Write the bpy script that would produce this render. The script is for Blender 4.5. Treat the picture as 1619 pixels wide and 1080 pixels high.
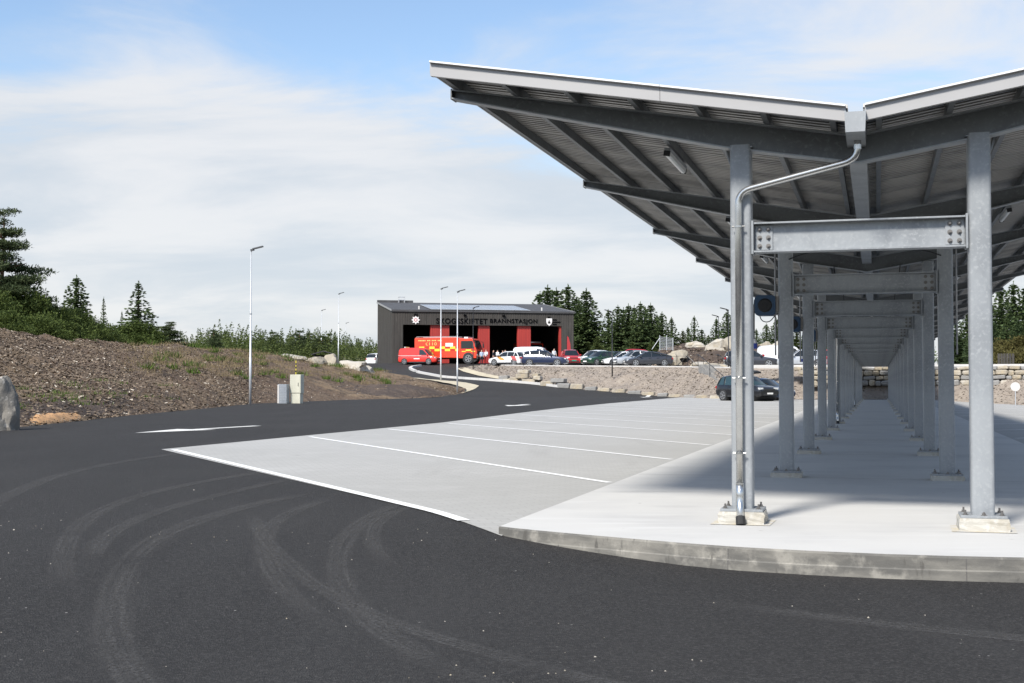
import bpy, bmesh, math, random
import numpy as np
from mathutils import Vector, Matrix, noise as mnoise

for o in list(bpy.data.objects):
    bpy.data.objects.remove(o)
scene = bpy.context.scene
C = scene.collection
R = math.radians
PI = math.pi
rng = np.random.default_rng(7)
random.seed(7)

# ------------------------------------------------------------------ camera, sky, sun, exposure
EYE = 1.24                                   # camera height above the canopy slab (slab top is z = 0)
cam = bpy.data.cameras.new('camera')
cam.sensor_width = 36.0
cam.lens = 36.0 * 2000 / 1619
cam.clip_start = 0.1
cam.clip_end = 6000
camo = bpy.data.objects.new('camera', cam)
C.objects.link(camo)
camo.location = (0, 0, EYE)
camo.rotation_euler = (R(90) + math.atan(65 / 2000), 0, 0)
scene.camera = camo

SUN_DIR = Vector((-0.532, -0.835, 1.0)).normalized()      # towards the sun: behind and left of the camera
sun = bpy.data.lights.new('sun', 'SUN')
sun.energy = 4.6
sun.angle = R(10)
sun.color = (1.0, 0.955, 0.89)
suno = bpy.data.objects.new('sun', sun)
C.objects.link(suno)
suno.rotation_euler = (-SUN_DIR).to_track_quat('-Z', 'Y').to_euler()

scene.cycles.max_bounces = 6
scene.cycles.transparent_max_bounces = 6
scene.view_settings.view_transform = 'Standard'
scene.view_settings.look = 'None'
scene.view_settings.exposure = 0.36
scene.view_settings.gamma = 1.0
scene.view_settings.use_curve_mapping = False


class NT:
    """small helper round a node tree"""
    def __init__(self, tree):
        self.t = tree

    def n(self, kind, **kw):
        nd = self.t.nodes.new(kind)
        for k, v in kw.items():
            if k == 'ins':
                for i, val in v.items():
                    nd.inputs[i].default_value = val
            else:
                setattr(nd, k, v)
        return nd

    def l(self, a, b):
        self.t.links.new(a, b)

    def math(self, op, a, b=None, c=None, clamp=False):
        nd = self.t.nodes.new('ShaderNodeMath')
        nd.operation = op
        nd.use_clamp = clamp
        for i, x in enumerate((a, b, c)):
            if x is None:
                continue
            if isinstance(x, (int, float)):
                nd.inputs[i].default_value = x
            else:
                self.l(x, nd.inputs[i])
        return nd.outputs[0]

    def mix(self, fac, a, b, mode='MIX'):
        nd = self.t.nodes.new('ShaderNodeMix')
        nd.data_type = 'RGBA'
        nd.blend_type = mode
        for i, x in ((0, fac), (6, a), (7, b)):
            if isinstance(x, (int, float)):
                nd.inputs[i].default_value = x
            elif isinstance(x, (tuple, list)):
                nd.inputs[i].default_value = (*x[:3], 1)
            else:
                self.l(x, nd.inputs[i])
        return nd.outputs[2]

    def ramp(self, fac, lo, hi):
        nd = self.t.nodes.new('ShaderNodeMapRange')
        nd.interpolation_type = 'SMOOTHSTEP'
        nd.inputs[1].default_value = lo
        nd.inputs[2].default_value = hi
        self.l(fac, nd.inputs[0])
        return nd.outputs[0]

    def noise(self, vec, scale, detail=4, rough=.55, dist=0.0):
        nd = self.t.nodes.new('ShaderNodeTexNoise')
        nd.inputs['Scale'].default_value = scale
        nd.inputs['Detail'].default_value = detail
        nd.inputs['Roughness'].default_value = rough
        nd.inputs['Distortion'].default_value = dist
        if vec is not None:
            self.l(vec, nd.inputs['Vector'])
        return nd.outputs['Fac']


world = bpy.data.worlds.new('World')
scene.world = world
world.use_nodes = True
w = NT(world.node_tree)
world.node_tree.nodes.clear()
sky = w.n('ShaderNodeTexSky', sky_type='NISHITA', sun_disc=False)
sky.sun_elevation = math.asin(SUN_DIR.z)
sky.sun_rotation = math.atan2(SUN_DIR.x, SUN_DIR.y) % (2 * PI)
sky.air_density = 1.0
sky.dust_density = 0.6
sky.ozone_density = 1.3
bg_sky = w.n('ShaderNodeBackground', ins={1: 0.15})
w.l(sky.outputs[0], bg_sky.inputs[0])
# thin layered cloud: noise on a plane high above the place
tc = w.n('ShaderNodeTexCoord')
sep = w.n('ShaderNodeSeparateXYZ')
w.l(tc.outputs['Generated'], sep.inputs[0])
zc = w.math('ADD', w.math('MAXIMUM', sep.outputs[2], 0.0), 0.17)
comb = w.n('ShaderNodeCombineXYZ')
w.l(w.math('DIVIDE', sep.outputs[0], zc), comb.inputs[0])
w.l(w.math('MULTIPLY', w.math('DIVIDE', sep.outputs[1], zc), 1.0), comb.inputs[1])
mp = w.n('ShaderNodeMapping')
mp.inputs['Rotation'].default_value = (0, 0, R(24))
mp.inputs['Scale'].default_value = (0.85, 1.3, 1)
mp.inputs['Location'].default_value = (9.4, 5.2, 0)
w.l(comb.outputs[0], mp.inputs[0])
n1 = w.noise(mp.outputs[0], 1.3, 9, .58, .5)
mp2 = w.n('ShaderNodeMapping')
mp2.inputs['Scale'].default_value = (0.5, 0.8, 1)
mp2.inputs['Location'].default_value = (1.3, 8.2, 0)
w.l(comb.outputs[0], mp2.inputs[0])
n2 = w.noise(mp2.outputs[0], .62, 3, .5, .2)
dens = w.math('ADD', w.math('MULTIPLY', n1, .62), w.math('MULTIPLY', n2, .5))
# more cloud towards the horizon, where one looks through the layer at a slant
dens = w.math('ADD', dens, w.math('MULTIPLY', w.ramp(sep.outputs[2], .30, .05), .34))
cover = w.ramp(dens, .535, .73)
tone = w.ramp(n1, .34, .66)
ccol = w.mix(tone, (.56, .61, .67), (.735, .74, .755))
bg_cl = w.n('ShaderNodeBackground', ins={1: 0.90})
w.l(ccol, bg_cl.inputs[0])
mixs = w.n('ShaderNodeMixShader')
w.l(w.math('MULTIPLY', cover, .93), mixs.inputs[0])
w.l(bg_sky.outputs[0], mixs.inputs[1])
w.l(bg_cl.outputs[0], mixs.inputs[2])
wo = w.n('ShaderNodeOutputWorld')
w.l(mixs.outputs[0], wo.inputs[0])

# ------------------------------------------------------------------ materials
M = {}


def mat(name, col, rough=.7, metal=0.0, var=(), bump=None, coord='Object', spec=.5, coat=0.0, island=None, trans=None):
    """procedural principled material; var = list of (scale, colour, lo, hi[, detail, stretch])"""
    m = bpy.data.materials.new(name)
    m.use_nodes = True
    t = NT(m.node_tree)
    b = m.node_tree.nodes['Principled BSDF']
    tcn = t.n('ShaderNodeTexCoord')
    vec = tcn.outputs[coord]
    c = t.n('ShaderNodeRGB').outputs[0]
    c.default_value = (*col, 1)
    for v in var:
        sc, c2, lo, hi = v[:4]
        det = v[4] if len(v) > 4 else 5
        vv = vec
        if len(v) > 5:
            mpn = t.n('ShaderNodeMapping')
            mpn.inputs['Scale'].default_value = v[5]
            t.l(vec, mpn.inputs[0])
            vv = mpn.outputs[0]
        f = t.ramp(t.noise(vv, sc, det, .6), lo, hi)
        c = t.mix(f, c, c2)
    if island:
        geo = t.n('ShaderNodeNewGeometry')
        c = t.mix(t.math('MULTIPLY', geo.outputs['Random Per Island'], island[1]), c, island[0])
        if len(island) > 2:
            f = t.math('GREATER_THAN', geo.outputs['Random Per Island'], island[3])
            c = t.mix(f, c, island[2])
    t.l(c, b.inputs['Base Color'])
    b.inputs['Roughness'].default_value = rough
    b.inputs['Metallic'].default_value = metal
    b.inputs['Specular IOR Level'].default_value = spec
    b.inputs['Coat Weight'].default_value = coat
    b.inputs['Coat Roughness'].default_value = .06
    if bump:
        sc, st, di = bump[:3]
        bp = t.n('ShaderNodeBump', ins={'Strength': st, 'Distance': di})
        t.l(t.noise(vec, sc, 6, .65), bp.inputs['Height'])
        t.l(bp.outputs[0], b.inputs['Normal'])
    if trans:
        tr = t.n('ShaderNodeBsdfTranslucent')
        t.l(c, tr.inputs[0])
        mx = t.n('ShaderNodeMixShader', ins={0: trans})
        t.l(b.outputs[0], mx.inputs[1])
        t.l(tr.outputs[0], mx.inputs[2])
        t.l(mx.outputs[0], m.node_tree.nodes['Material Output'].inputs[0])
    M[name] = m
    return m


def asphalt_material():
    m = mat('asphalt', (.030, .029, .030), .88)
    t = NT(m.node_tree)
    b = m.node_tree.nodes['Principled BSDF']
    vec = t.n('ShaderNodeTexCoord').outputs['Object']
    big = t.ramp(t.noise(vec, .22, 4, .6), .3, .75)
    c = t.mix(big, (.0168, .0158, .0152), (.0265, .025, .0238))
    mpn = t.n('ShaderNodeMapping')
    mpn.inputs['Scale'].default_value = (.6, .06, 1)
    mpn.inputs['Rotation'].default_value = (0, 0, R(20))
    t.l(vec, mpn.inputs[0])
    st = t.ramp(t.noise(mpn.outputs[0], 1.6, 5, .6), .45, .8)
    c = t.mix(t.math('MULTIPLY', st, .5), c, (.038, .037, .036))
    # the aggregate
    vo = t.n('ShaderNodeTexVoronoi', ins={'Scale': 95.0})
    t.l(vec, vo.inputs['Vector'])
    sepc = t.n('ShaderNodeSeparateColor')
    t.l(vo.outputs['Color'], sepc.inputs[0])
    c = t.mix(t.math('MULTIPLY', t.math('POWER', sepc.outputs[0], 2.5), .8), c, (.072, .069, .065))
    c = t.mix(t.math('MULTIPLY', t.ramp(t.noise(vec, 22, 4, .7), .5, .68), .45), c, (.012, .012, .012))
    # sparse pale chips of stone trodden into it
    v2 = t.n('ShaderNodeTexVoronoi', ins={'Scale': 13.0})
    t.l(vec, v2.inputs['Vector'])
    s2 = t.n('ShaderNodeSeparateColor')
    t.l(v2.outputs['Color'], s2.inputs[0])
    patch = t.ramp(t.noise(vec, .5, 3, .6), .48, .66)
    spot = t.math('MULTIPLY', t.math('LESS_THAN', v2.outputs['Distance'], .10),
                  t.math('GREATER_THAN', s2.outputs[1], .80))
    c = t.mix(t.math('MULTIPLY', spot, patch), c, (.42, .41, .38))
    t.l(c, b.inputs['Base Color'])
    bp = t.n('ShaderNodeBump', ins={'Strength': 1.0, 'Distance': .012})
    hgt = t.math('ADD', t.math('MULTIPLY', vo.outputs['Distance'], .8), t.noise(vec, 40, 5, .7))
    t.l(hgt, bp.inputs['Height'])
    t.l(bp.outputs[0], b.inputs['Normal'])
    b.inputs['Specular IOR Level'].default_value = .32
    return m


asphalt_material()


def paver_material():
    m = mat('pavers', (.36, .36, .35), .85)
    t = NT(m.node_tree)
    b = m.node_tree.nodes['Principled BSDF']
    vec = t.n('ShaderNodeTexCoord').outputs['Object']
    mpn = t.n('ShaderNodeMapping')
    mpn.inputs['Rotation'].default_value = (0, 0, R(-16.1))
    t.l(vec, mpn.inputs[0])
    br = t.n('ShaderNodeTexBrick', ins={'Scale': 1.0, 'Mortar Size': .006, 'Mortar Smooth': .2, 'Brick Width': .21, 'Row Height': .105,
                                        'Color1': (.365, .36, .34, 1), 'Color2': (.405, .40, .378, 1), 'Mortar': (.30, .29, .27, 1)})
    t.l(mpn.outputs[0], br.inputs['Vector'])
    c = br.outputs['Color']
    big = t.ramp(t.noise(vec, .12, 4, .6), .35, .7)
    c = t.mix(t.math('MULTIPLY', big, .75), c, (.325, .32, .30))
    big2 = t.ramp(t.noise(vec, .45, 6, .65), .55, .75)
    c = t.mix(t.math('MULTIPLY', big2, .4), c, (.45, .445, .425))
    mps = t.n('ShaderNodeMapping')
    mps.inputs['Scale'].default_value = (.9, .12, 1)
    mps.inputs['Rotation'].default_value = (0, 0, R(62))
    t.l(vec, mps.inputs[0])
    c = t.mix(t.math('MULTIPLY', t.ramp(t.noise(mps.outputs[0], 1.0, 5, .65), .55, .75), .5), c, (.28, .272, .255))
    c = t.mix(t.ramp(t.noise(vec, 3.1, 2, .5), .74, .80), c, (.20, .195, .185))
    t.l(c, b.inputs['Base Color'])
    bp = t.n('ShaderNodeBump', ins={'Strength': .35, 'Distance': .004})
    t.l(t.math('SUBTRACT', 1.0, br.outputs['Fac']), bp.inputs['Height'])
    t.l(bp.outputs[0], b.inputs['Normal'])


paver_material()
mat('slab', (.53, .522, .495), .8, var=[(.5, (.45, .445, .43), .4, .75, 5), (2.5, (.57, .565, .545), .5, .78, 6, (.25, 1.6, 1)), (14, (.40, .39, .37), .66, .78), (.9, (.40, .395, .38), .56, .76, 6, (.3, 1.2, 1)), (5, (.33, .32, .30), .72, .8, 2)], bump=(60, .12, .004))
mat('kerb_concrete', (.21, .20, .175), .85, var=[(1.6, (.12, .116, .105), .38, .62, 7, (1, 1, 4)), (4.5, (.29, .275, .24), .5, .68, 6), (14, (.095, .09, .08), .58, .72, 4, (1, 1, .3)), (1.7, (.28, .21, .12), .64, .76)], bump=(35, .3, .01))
mat('plinth_concrete', (.44, .425, .38), .85, var=[(6, (.36, .33, .27), .45, .7), (20, (.50, .485, .45), .5, .7)], bump=(40, .4, .01))
mat('rust_stain', (.50, .45, .34), .85, var=[(7, (.51, .50, .475), .35, .62)])
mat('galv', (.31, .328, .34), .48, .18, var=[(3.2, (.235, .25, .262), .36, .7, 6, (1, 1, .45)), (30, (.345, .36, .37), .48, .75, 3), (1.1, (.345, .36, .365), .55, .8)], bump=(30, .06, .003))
mat('galv_shaded', (.15, .16, .165), .5, .45, var=[(2.2, (.11, .115, .12), .36, .7, 6), (22, (.19, .20, .205), .5, .75, 3)])  # same galvanised steel, with the shade under the roof put into its colour
mat('sheet', (.40, .385, .36), .45, .25, var=[(1.2, (.22, .215, .205), .4, .7)])
mat('white_steel', (.40, .395, .39), .4, .05, var=[(1.3, (.36, .355, .35), .4, .7, 5, (.4, .4, 1))])
mat('white_lip', (.74, .74, .73), .4)
mat('zinc_pipe', (.62, .62, .60), .24, .9, var=[(5, (.5, .5, .49), .4, .7)])
mat('bolt', (.20, .19, .18), .5, .7)
mat('rubber', (.018, .018, .018), .75)
mat('dark_plastic', (.025, .026, .028), .5)
mat('reel_blue', (.008, .042, .095), .42)
mat('plug_blue', (.02, .05, .32), .4)
mat('luminaire', (.62, .63, .62), .35)
mat('line_paint', (.80, .80, .78), .7, var=[(3, (.68, .68, .66), .5, .75), (30, (.62, .62, .60), .6, .8)], bump=(60, .2, .003))
mat('arrow_paint', (.66, .65, .61), .75, var=[(2.5, (.42, .41, .39), .5, .75), (18, (.4, .39, .38), .62, .8)])
mat('gravel', (.29, .245, .20), .95, var=[(.5, (.235, .20, .17), .35, .7), (1.7, (.35, .305, .25), .5, .72, 6), (5, (.23, .20, .17), .56, .74, 6)], bump=(3.2, 1.0, .22))
mat('sand', (.50, .44, .32), .95, var=[(1.5, (.42, .37, .27), .4, .7)], bump=(9, .6, .06))
mat('terrace_gravel', (.50, .48, .44), .95, var=[(.3, (.43, .41, .38), .4, .7)], bump=(8, .5, .04))
mat('soil', (.130, .086, .055), .95, var=[(.16, (.22, .155, .092), .45, .62, 5), (.9, (.072, .050, .035), .48, .68, 7), (3.0, (.20, .15, .105), .55, .72, 7)], bump=(2.6, 1.0, .28))
mat('chip', (.088, .062, .042), .9, island=((.29, .225, .16), .9, (.55, .49, .40), .965))
mat('orange_sand', (.58, .33, .15), .95, var=[(3, (.42, .24, .12), .45, .7)], bump=(8, .5, .05))
mat('mound_soil', (.075, .053, .040), .95, var=[(.7, (.115, .083, .062), .45, .68, 6), (4, (.045, .033, .026), .5, .7)], bump=(2.5, 1.0, .25))
mat('meadow', (.085, .095, .032), .95, var=[(.05, (.15, .125, .06), .4, .65), (.6, (.06, .075, .025), .45, .7)], bump=(1.5, 1, .3))
mat('stone', (.35, .31, .24), .9, var=[(1.3, (.27, .245, .205), .4, .68, 6), (.8, (.43, .355, .235), .52, .72, 5), (7, (.28, .26, .23), .58, .76)], bump=(5, .7, .08))
mat('stone_grey', (.27, .265, .25), .9, var=[(1.6, (.24, .235, .225), .4, .68, 6), (5, (.45, .44, .41), .56, .74)], bump=(5, .7, .08))
mat('stone_pale', (.43, .40, .345), .9, var=[(1.1, (.36, .31, .225), .45, .68, 6), (4, (.38, .36, .32), .58, .76)], bump=(4, .7, .1))
mat('boulder_dark', (.20, .185, .16), .9, var=[(1.4, (.17, .16, .14), .42, .66, 6), (3.5, (.42, .40, .36), .56, .7), (.9, (.33, .24, .15), .6, .72)], bump=(4, .8, .08))
mat('kerb_stone', (.55, .54, .52), .8, var=[(2, (.52, .51, .49), .45, .7)])
mat('black_paint', (.012, .012, .013), .4)
mat('cladding', (.058, .053, .047), .85, var=[(2.0, (.040, .037, .033), .4, .7, 6, (1, 1, .12)), (5.0, (.088, .081, .072), .56, .74, 5, (1, 1, .1))], bump=(12, .25, .01))
mat('roof_felt', (.060, .060, .063), .8, var=[(1, (.08, .08, .083), .45, .7)])
mat('roof_trim', (.34, .34, .34), .5, .3)
mat('solar', (.27, .285, .31), .25, .2, spec=.8)
mat('solar_frame', (.6, .61, .62), .4, .5)
mat('red_panel', (.40, .040, .030), .55, var=[(1.5, (.34, .035, .028), .4, .7, 4, (2, 2, .2))])
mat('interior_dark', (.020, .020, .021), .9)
mat('sign_black', (.004, .004, .005), .95, spec=.05)
mat('emblem_white', (.78, .76, .74), .5)
mat('emblem_red', (.50, .10, .10), .5)
mat('lamp_pole', (.56, .58, .60), .45, .4, var=[(1.5, (.48, .50, .52), .4, .7)])
mat('lamp_head', (.09, .095, .10), .5, .3)
mat('cabinet_beige', (.56, .55, .45), .55, var=[(2, (.50, .49, .40), .45, .7)])
mat('cabinet_grey', (.36, .39, .42), .5, .3, var=[(3, (.30, .33, .36), .4, .7)])
mat('glass_dark', (.012, .016, .018), .06, spec=.8)
mat('glass_teal', (.025, .05, .055), .05, spec=.9)
mat('chrome', (.72, .72, .72), .2, .95)
mat('rim', (.50, .51, .52), .3, .8)
mat('headlight', (.75, .77, .78), .12, .2, spec=.8)
mat('tail_red', (.32, .012, .012), .2)
mat('plate', (.80, .80, .78), .5)
mat('plate_green', (.02, .26, .18), .5)
mat('yellow', (.80, .66, .05), .4)
mat('yellow_soft', (.82, .56, .16), .5)
mat('orange_print', (.72, .30, .06), .5)
for nm, c in dict(red=(.60, .028, .018), engine_red=(.72, .052, .016), white=(.76, .77, .77), navy=(.014, .024, .062), black=(.012, .013, .016), green=(.018, .060, .028),
                  graphite=(.040, .042, .050), silver=(.42, .44, .46), dark_blue=(.012, .030, .075), crimson=(.44, .025, .030)).items():
    mat('paint_' + nm, c, .32, .0 if nm in ('white', 'red', 'engine_red', 'crimson') else .25, spec=.5, coat=.7)
for nm, c, c2 in (('spruce', (.056, .090, .038), (.140, .185, .070)), ('spruce_dark', (.042, .072, .032), (.105, .145, .056)), ('spruce_olive', (.058, .085, .024), (.115, .140, .040)),
                  ('pine', (.044, .068, .030), (.105, .130, .055)), ('bush', (.046, .072, .018), (.105, .138, .032)), ('heather', (.075, .065, .020), (.125, .115, .035)),
                  ('grass', (.055, .10, .015), (.11, .16, .03)), ('dry', (.19, .145, .080), (.27, .215, .12))):
    mat('leaf_' + nm, c, .75, island=(c2, .9), trans=.22, spec=.25)
mat('bark', (.085, .065, .050), .95, var=[(4, (.05, .04, .032), .4, .7)])
mat('bark_pine', (.17, .095, .055), .95, var=[(3, (.09, .06, .045), .4, .7)])
mat('skin', (.52, .32, .24), .6)
mat('hair', (.06, .042, .03), .7)
mat('cloth_blue', (.40, .50, .62), .8)
mat('cloth_white', (.66, .67, .69), .8)
mat('cloth_dark', (.02, .022, .03), .85)
mat('cloth_red', (.36, .03, .035), .85)


def tyre_material():
    m = mat('tyre_mark', (.090, .087, .083), .95)
    t = NT(m.node_tree)
    b = m.node_tree.nodes['Principled BSDF']
    uv = t.n('ShaderNodeTexCoord').outputs['UV']
    sp = t.n('ShaderNodeSeparateXYZ')
    t.l(uv, sp.inputs[0])
    x = sp.outputs[0]
    edge = t.math('MULTIPLY', t.ramp(x, 0.0, .3), t.ramp(x, 1.0, .7))
    mpn = t.n('ShaderNodeMapping')
    mpn.inputs['Scale'].default_value = (7, .7, 1)
    t.l(uv, mpn.inputs[0])
    rib = t.ramp(t.noise(mpn.outputs[0], 1.0, 3, .5), .05, .80)
    obj = t.n('ShaderNodeTexCoord').outputs['Object']
    pat = t.ramp(t.noise(obj, .9, 3, .6), .12, .52)
    grain = t.ramp(t.noise(obj, 55, 3, .7), .30, .70)
    end = t.math('MULTIPLY', t.ramp(sp.outputs[1], 0, 1.4), t.ramp(sp.outputs[2], 0, 1)) if False else t.ramp(sp.outputs[1], 0, 1.2)
    a = t.math('MULTIPLY', t.math('MULTIPLY', edge, rib), t.math('MULTIPLY', pat, grain))
    a = t.math('MULTIPLY', t.math('MULTIPLY', a, end), .85, clamp=True)
    t.l(a, b.inputs['Alpha'])


tyre_material()

# ------------------------------------------------------------------ mesh helpers


class MB:
    def __init__(self):
        self.v, self.f, self.mi = [], [], []

    def add(self, verts, faces, mi=0):
        o = len(self.v)
        self.v += [tuple(p) for p in verts]
        self.f += [tuple(i + o for i in f) for f in faces]
        self.mi += [mi] * len(faces)
        return self

    def box(self, c, s, mi=0, rot=None, taper=1.0):
        hx, hy, hz = s[0] / 2, s[1] / 2, s[2] / 2
        vs = []
        for z in (-1, 1):
            k = taper if z > 0 else 1
            for x, y in ((-1, -1), (1, -1), (1, 1), (-1, 1)):
                p = Vector((x * hx * k, y * hy * k, z * hz))
                if rot is not None:
                    p = rot @ p
                vs.append((p.x + c[0], p.y + c[1], p.z + c[2]))
        return self.add(vs, [(3, 2, 1, 0), (4, 5, 6, 7), (0, 1, 5, 4), (1, 2, 6, 5), (2, 3, 7, 6), (3, 0, 4, 7)], mi)

    def prism(self, poly, axis, a, b, mi=0):
        """poly of 2-D points extruded along axis 'x'|'y'|'z' from a to b"""
        n = len(poly)

        def pt(p, h):
            return {'x': (h, p[0], p[1]), 'y': (p[0], h, p[1]), 'z': (p[0], p[1], h)}[axis]
        vs = [pt(p, a) for p in poly] + [pt(p, b) for p in poly]
        fs = [tuple(range(n))[::-1], tuple(range(n, 2 * n))] + [(i, (i + 1) % n, n + (i + 1) % n, n + i) for i in range(n)]
        return self.add(vs, fs, mi)

    def tube(self, pts, r, seg=8, mi=0, caps=True):
        pts = [Vector(p) for p in pts]
        rr = r if isinstance(r, (list, tuple)) else [r] * len(pts)
        o = len(self.v)
        up = None
        for i, p in enumerate(pts):
            d = (pts[min(i + 1, len(pts) - 1)] - pts[max(i - 1, 0)]).normalized()
            if up is None:
                up = Vector((0, 0, 1)) if abs(d.z) < .9 else Vector((1, 0, 0))
            s = d.cross(up).normalized()
            up = s.cross(d).normalized()
            for k in range(seg):
                a = 2 * PI * k / seg
                q = p + (s * math.cos(a) + up * math.sin(a)) * rr[i]
                self.v.append((q.x, q.y, q.z))
        for i in range(len(pts) - 1):
            for k in range(seg):
                a, b = o + i * seg + k, o + i * seg + (k + 1) % seg
                self.f.append((a, b, b + seg, a + seg))
                self.mi.append(mi)
        if caps:
            self.f.append(tuple(o + k for k in range(seg))[::-1])
            self.f.append(tuple(o + (len(pts) - 1) * seg + k for k in range(seg)))
            self.mi += [mi, mi]
        return self

    def grid(self, P, mi=0, closed=False):
        """P[i][j] points"""
        n, m = len(P), len(P[0])
        o = len(self.v)
        for row in P:
            self.v += [tuple(p) for p in row]
        for i in range(n - 1):
            for j in range(m if closed else m - 1):
                a, b = o + i * m + j, o + i * m + (j + 1) % m
                self.f.append((a, b, b + m, a + m))
                self.mi.append(mi)
        return self

    def mesh(self, name, mats, smooth=False):
        me = bpy.data.meshes.new(name)
        me.from_pydata(self.v, [], self.f)
        if not isinstance(mats, (list, tuple)):
            mats = [mats]
        for m in mats:
            me.materials.append(M[m] if isinstance(m, str) else m)
        if len(mats) > 1:
            me.polygons.foreach_set('material_index', self.mi)
        if smooth:
            me.polygons.foreach_set('use_smooth', [True] * len(me.polygons))
        me.update()
        return me

    def build(self, name, mats, parent=None, smooth=False, loc=None, fixn=False, sharp=None):
        me = self.mesh(name, mats, smooth)
        if fixn:
            bm = bmesh.new()
            bm.from_mesh(me)
            bmesh.ops.remove_doubles(bm, verts=bm.verts, dist=1e-5)
            bmesh.ops.recalc_face_normals(bm, faces=bm.faces)
            bm.to_mesh(me)
            bm.free()
        if sharp is not None:
            me.set_sharp_from_angle(angle=R(sharp))
        return link(name, me, parent, loc)


def link(name, me, parent=None, loc=None):
    o = bpy.data.objects.new(name, me)
    C.objects.link(o)
    if parent is not None:
        o.parent = parent
    if loc is not None:
        o.location = loc
    return o


def tag(o, label=None, cat=None, group=None, kind=None):
    if label:
        o['label'] = label
    if cat:
        o['category'] = cat
    if group:
        o['group'] = group
    if kind:
        o['kind'] = kind
    return o


def thing(name, label, cat, loc=(0, 0, 0), rz=0.0, group=None):
    o = bpy.data.objects.new(name, None)
    o.empty_display_size = .2
    C.objects.link(o)
    o.location = loc
    o.rotation_euler = (0, 0, rz)
    return tag(o, label, cat, group)


KIDS = {}


def copy_tree(o, parent=None, depth=0):
    c = o.copy()
    C.objects.link(c)
    if parent is not None:
        c.parent = parent
    for ch in o.children:
        copy_tree(ch, c, depth + 1)
    return c


def bevel_mesh(me, width, seg=2):
    bm = bmesh.new()
    bm.from_mesh(me)
    bmesh.ops.bevel(bm, geom=list(bm.edges), offset=width, segments=seg, affect='EDGES', profile=.6)
    bm.to_mesh(me)
    bm.free()
    return me


def fbm(x, y, s, seed=0.0, octaves=4):
    return mnoise.fractal(Vector((x * s + seed, y * s - seed * .7, seed)), 1.0, 2.0, octaves)


def resample(pl, n):
    pl = np.array(pl, float)
    d = np.r_[0, np.cumsum(np.linalg.norm(np.diff(pl, axis=0), axis=1))]
    t = np.linspace(0, d[-1], n)
    return np.stack([np.interp(t, d, pl[:, k]) for k in range(3)], 1)


def index_resample(pl, n):
    pl = np.array(pl, float)
    t = np.linspace(0, len(pl) - 1, n)
    return np.stack([np.interp(t, np.arange(len(pl)), pl[:, k]) for k in range(3)], 1)


def loft(rows, n, steps, amp=0.0, scale=1.0, seed=0.0, by_index=True, edge0=True, edge1=True):
    rs = [(index_resample if by_index else resample)(r, n) for r in rows]
    out = []
    for i in range(len(rs) - 1):
        for k in range(steps[i]):
            out.append(rs[i] + (rs[i + 1] - rs[i]) * k / steps[i])
    out.append(rs[-1])
    G = np.array(out)
    m = len(G)
    if amp:
        for i in range(m):
            e = 1.0
            if edge0:
                e = min(e, i / 3)
            if edge1:
                e = min(e, (m - 1 - i) / 3)
            for j in range(n):
                G[i, j, 2] += amp * e * fbm(G[i, j, 0], G[i, j, 1], scale, seed)
    return G


# ------------------------------------------------------------------ arcade frame (the canopy's own axes)
TH = R(16.1)
CX, CY = -0.155, 11.42                        # canopy centre line and first row, in the arcade frame


def AR(X, Y, z=0.0):
    return (X * math.cos(TH) + Y * math.sin(TH), -X * math.sin(TH) + Y * math.cos(TH), z)


def RA(u, v):
    return u * math.cos(TH) - v * math.sin(TH), u * math.sin(TH) + v * math.cos(TH)


def sstep(a, b, x):
    t = min(1.0, max(0.0, (x - a) / (b - a)))
    return t * t * (3 - 2 * t)


def z_ramp(v):
    return max(0.0, min(3.6, .08 * (v - 108)))


def z_fall(u, v):
    X, Y = RA(u, v)
    p = X - .6 * (Y - 10.5)
    z = -.165 * sstep(-5.0, -.5, p)
    return z - .05 * max(0, X - 3.2) * sstep(20, 70, Y)


def z_asphalt(u, v):
    r = z_ramp(v) * (1 - sstep(14, 20, u))
    # rounded foot of the ramp
    if 104 < v < 112 and u < 20:
        r = max(r, .02 * sstep(104, 112, v) * (1 - sstep(14, 20, u)))
    return z_fall(u, v) + r


def under_paving(u, v):
    X, Y = RA(u, v)
    if -2.2 < X < 2.0 and 11.2 < Y < 95:
        return True
    if 2.0 <= X < 13.5:
        return Y > 24
    xo = float(np.interp(Y, [20.9, 37.3, 52, 59, 74, 100, 110], [-12.86, -13.05, -14.3, -14.8, -15.45, -15.9, -15.9]))
    return xo + 1.0 < X <= -2.2 and Y > 12.0 + (-3.15 - X) * 1.082 and Y < 92


def z_terrace(v):
    return 2.73 + .02 * (v - 119)


# ------------------------------------------------------------------ the setting
def z_ground(u, v):
    if v < 100:
        return -1.6
    if v < 155:
        return -1.6 + 4.8 * sstep(100, 155, v)
    return 3.2 + .012 * (min(v, 340) - 155) + 3.0 * sstep(150, 235, v) * sstep(-16, -40, u)


us = np.r_[-3000, -1500, -700, np.linspace(-350, 350, 60), 700, 1500, 3000]
vs = np.r_[-600, -200, -60, 0, 50, 100, np.linspace(106, 160, 10), np.linspace(180, 420, 20), 600, 1000, 2000, 4000]
g = MB().grid([[(u, v, z_ground(u, v) + (.35 * fbm(u, v, .05, 3) if v > 165 else 0)) for u in us] for v in vs])
tag(g.build('ground', 'meadow', smooth=True), kind='structure')

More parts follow.
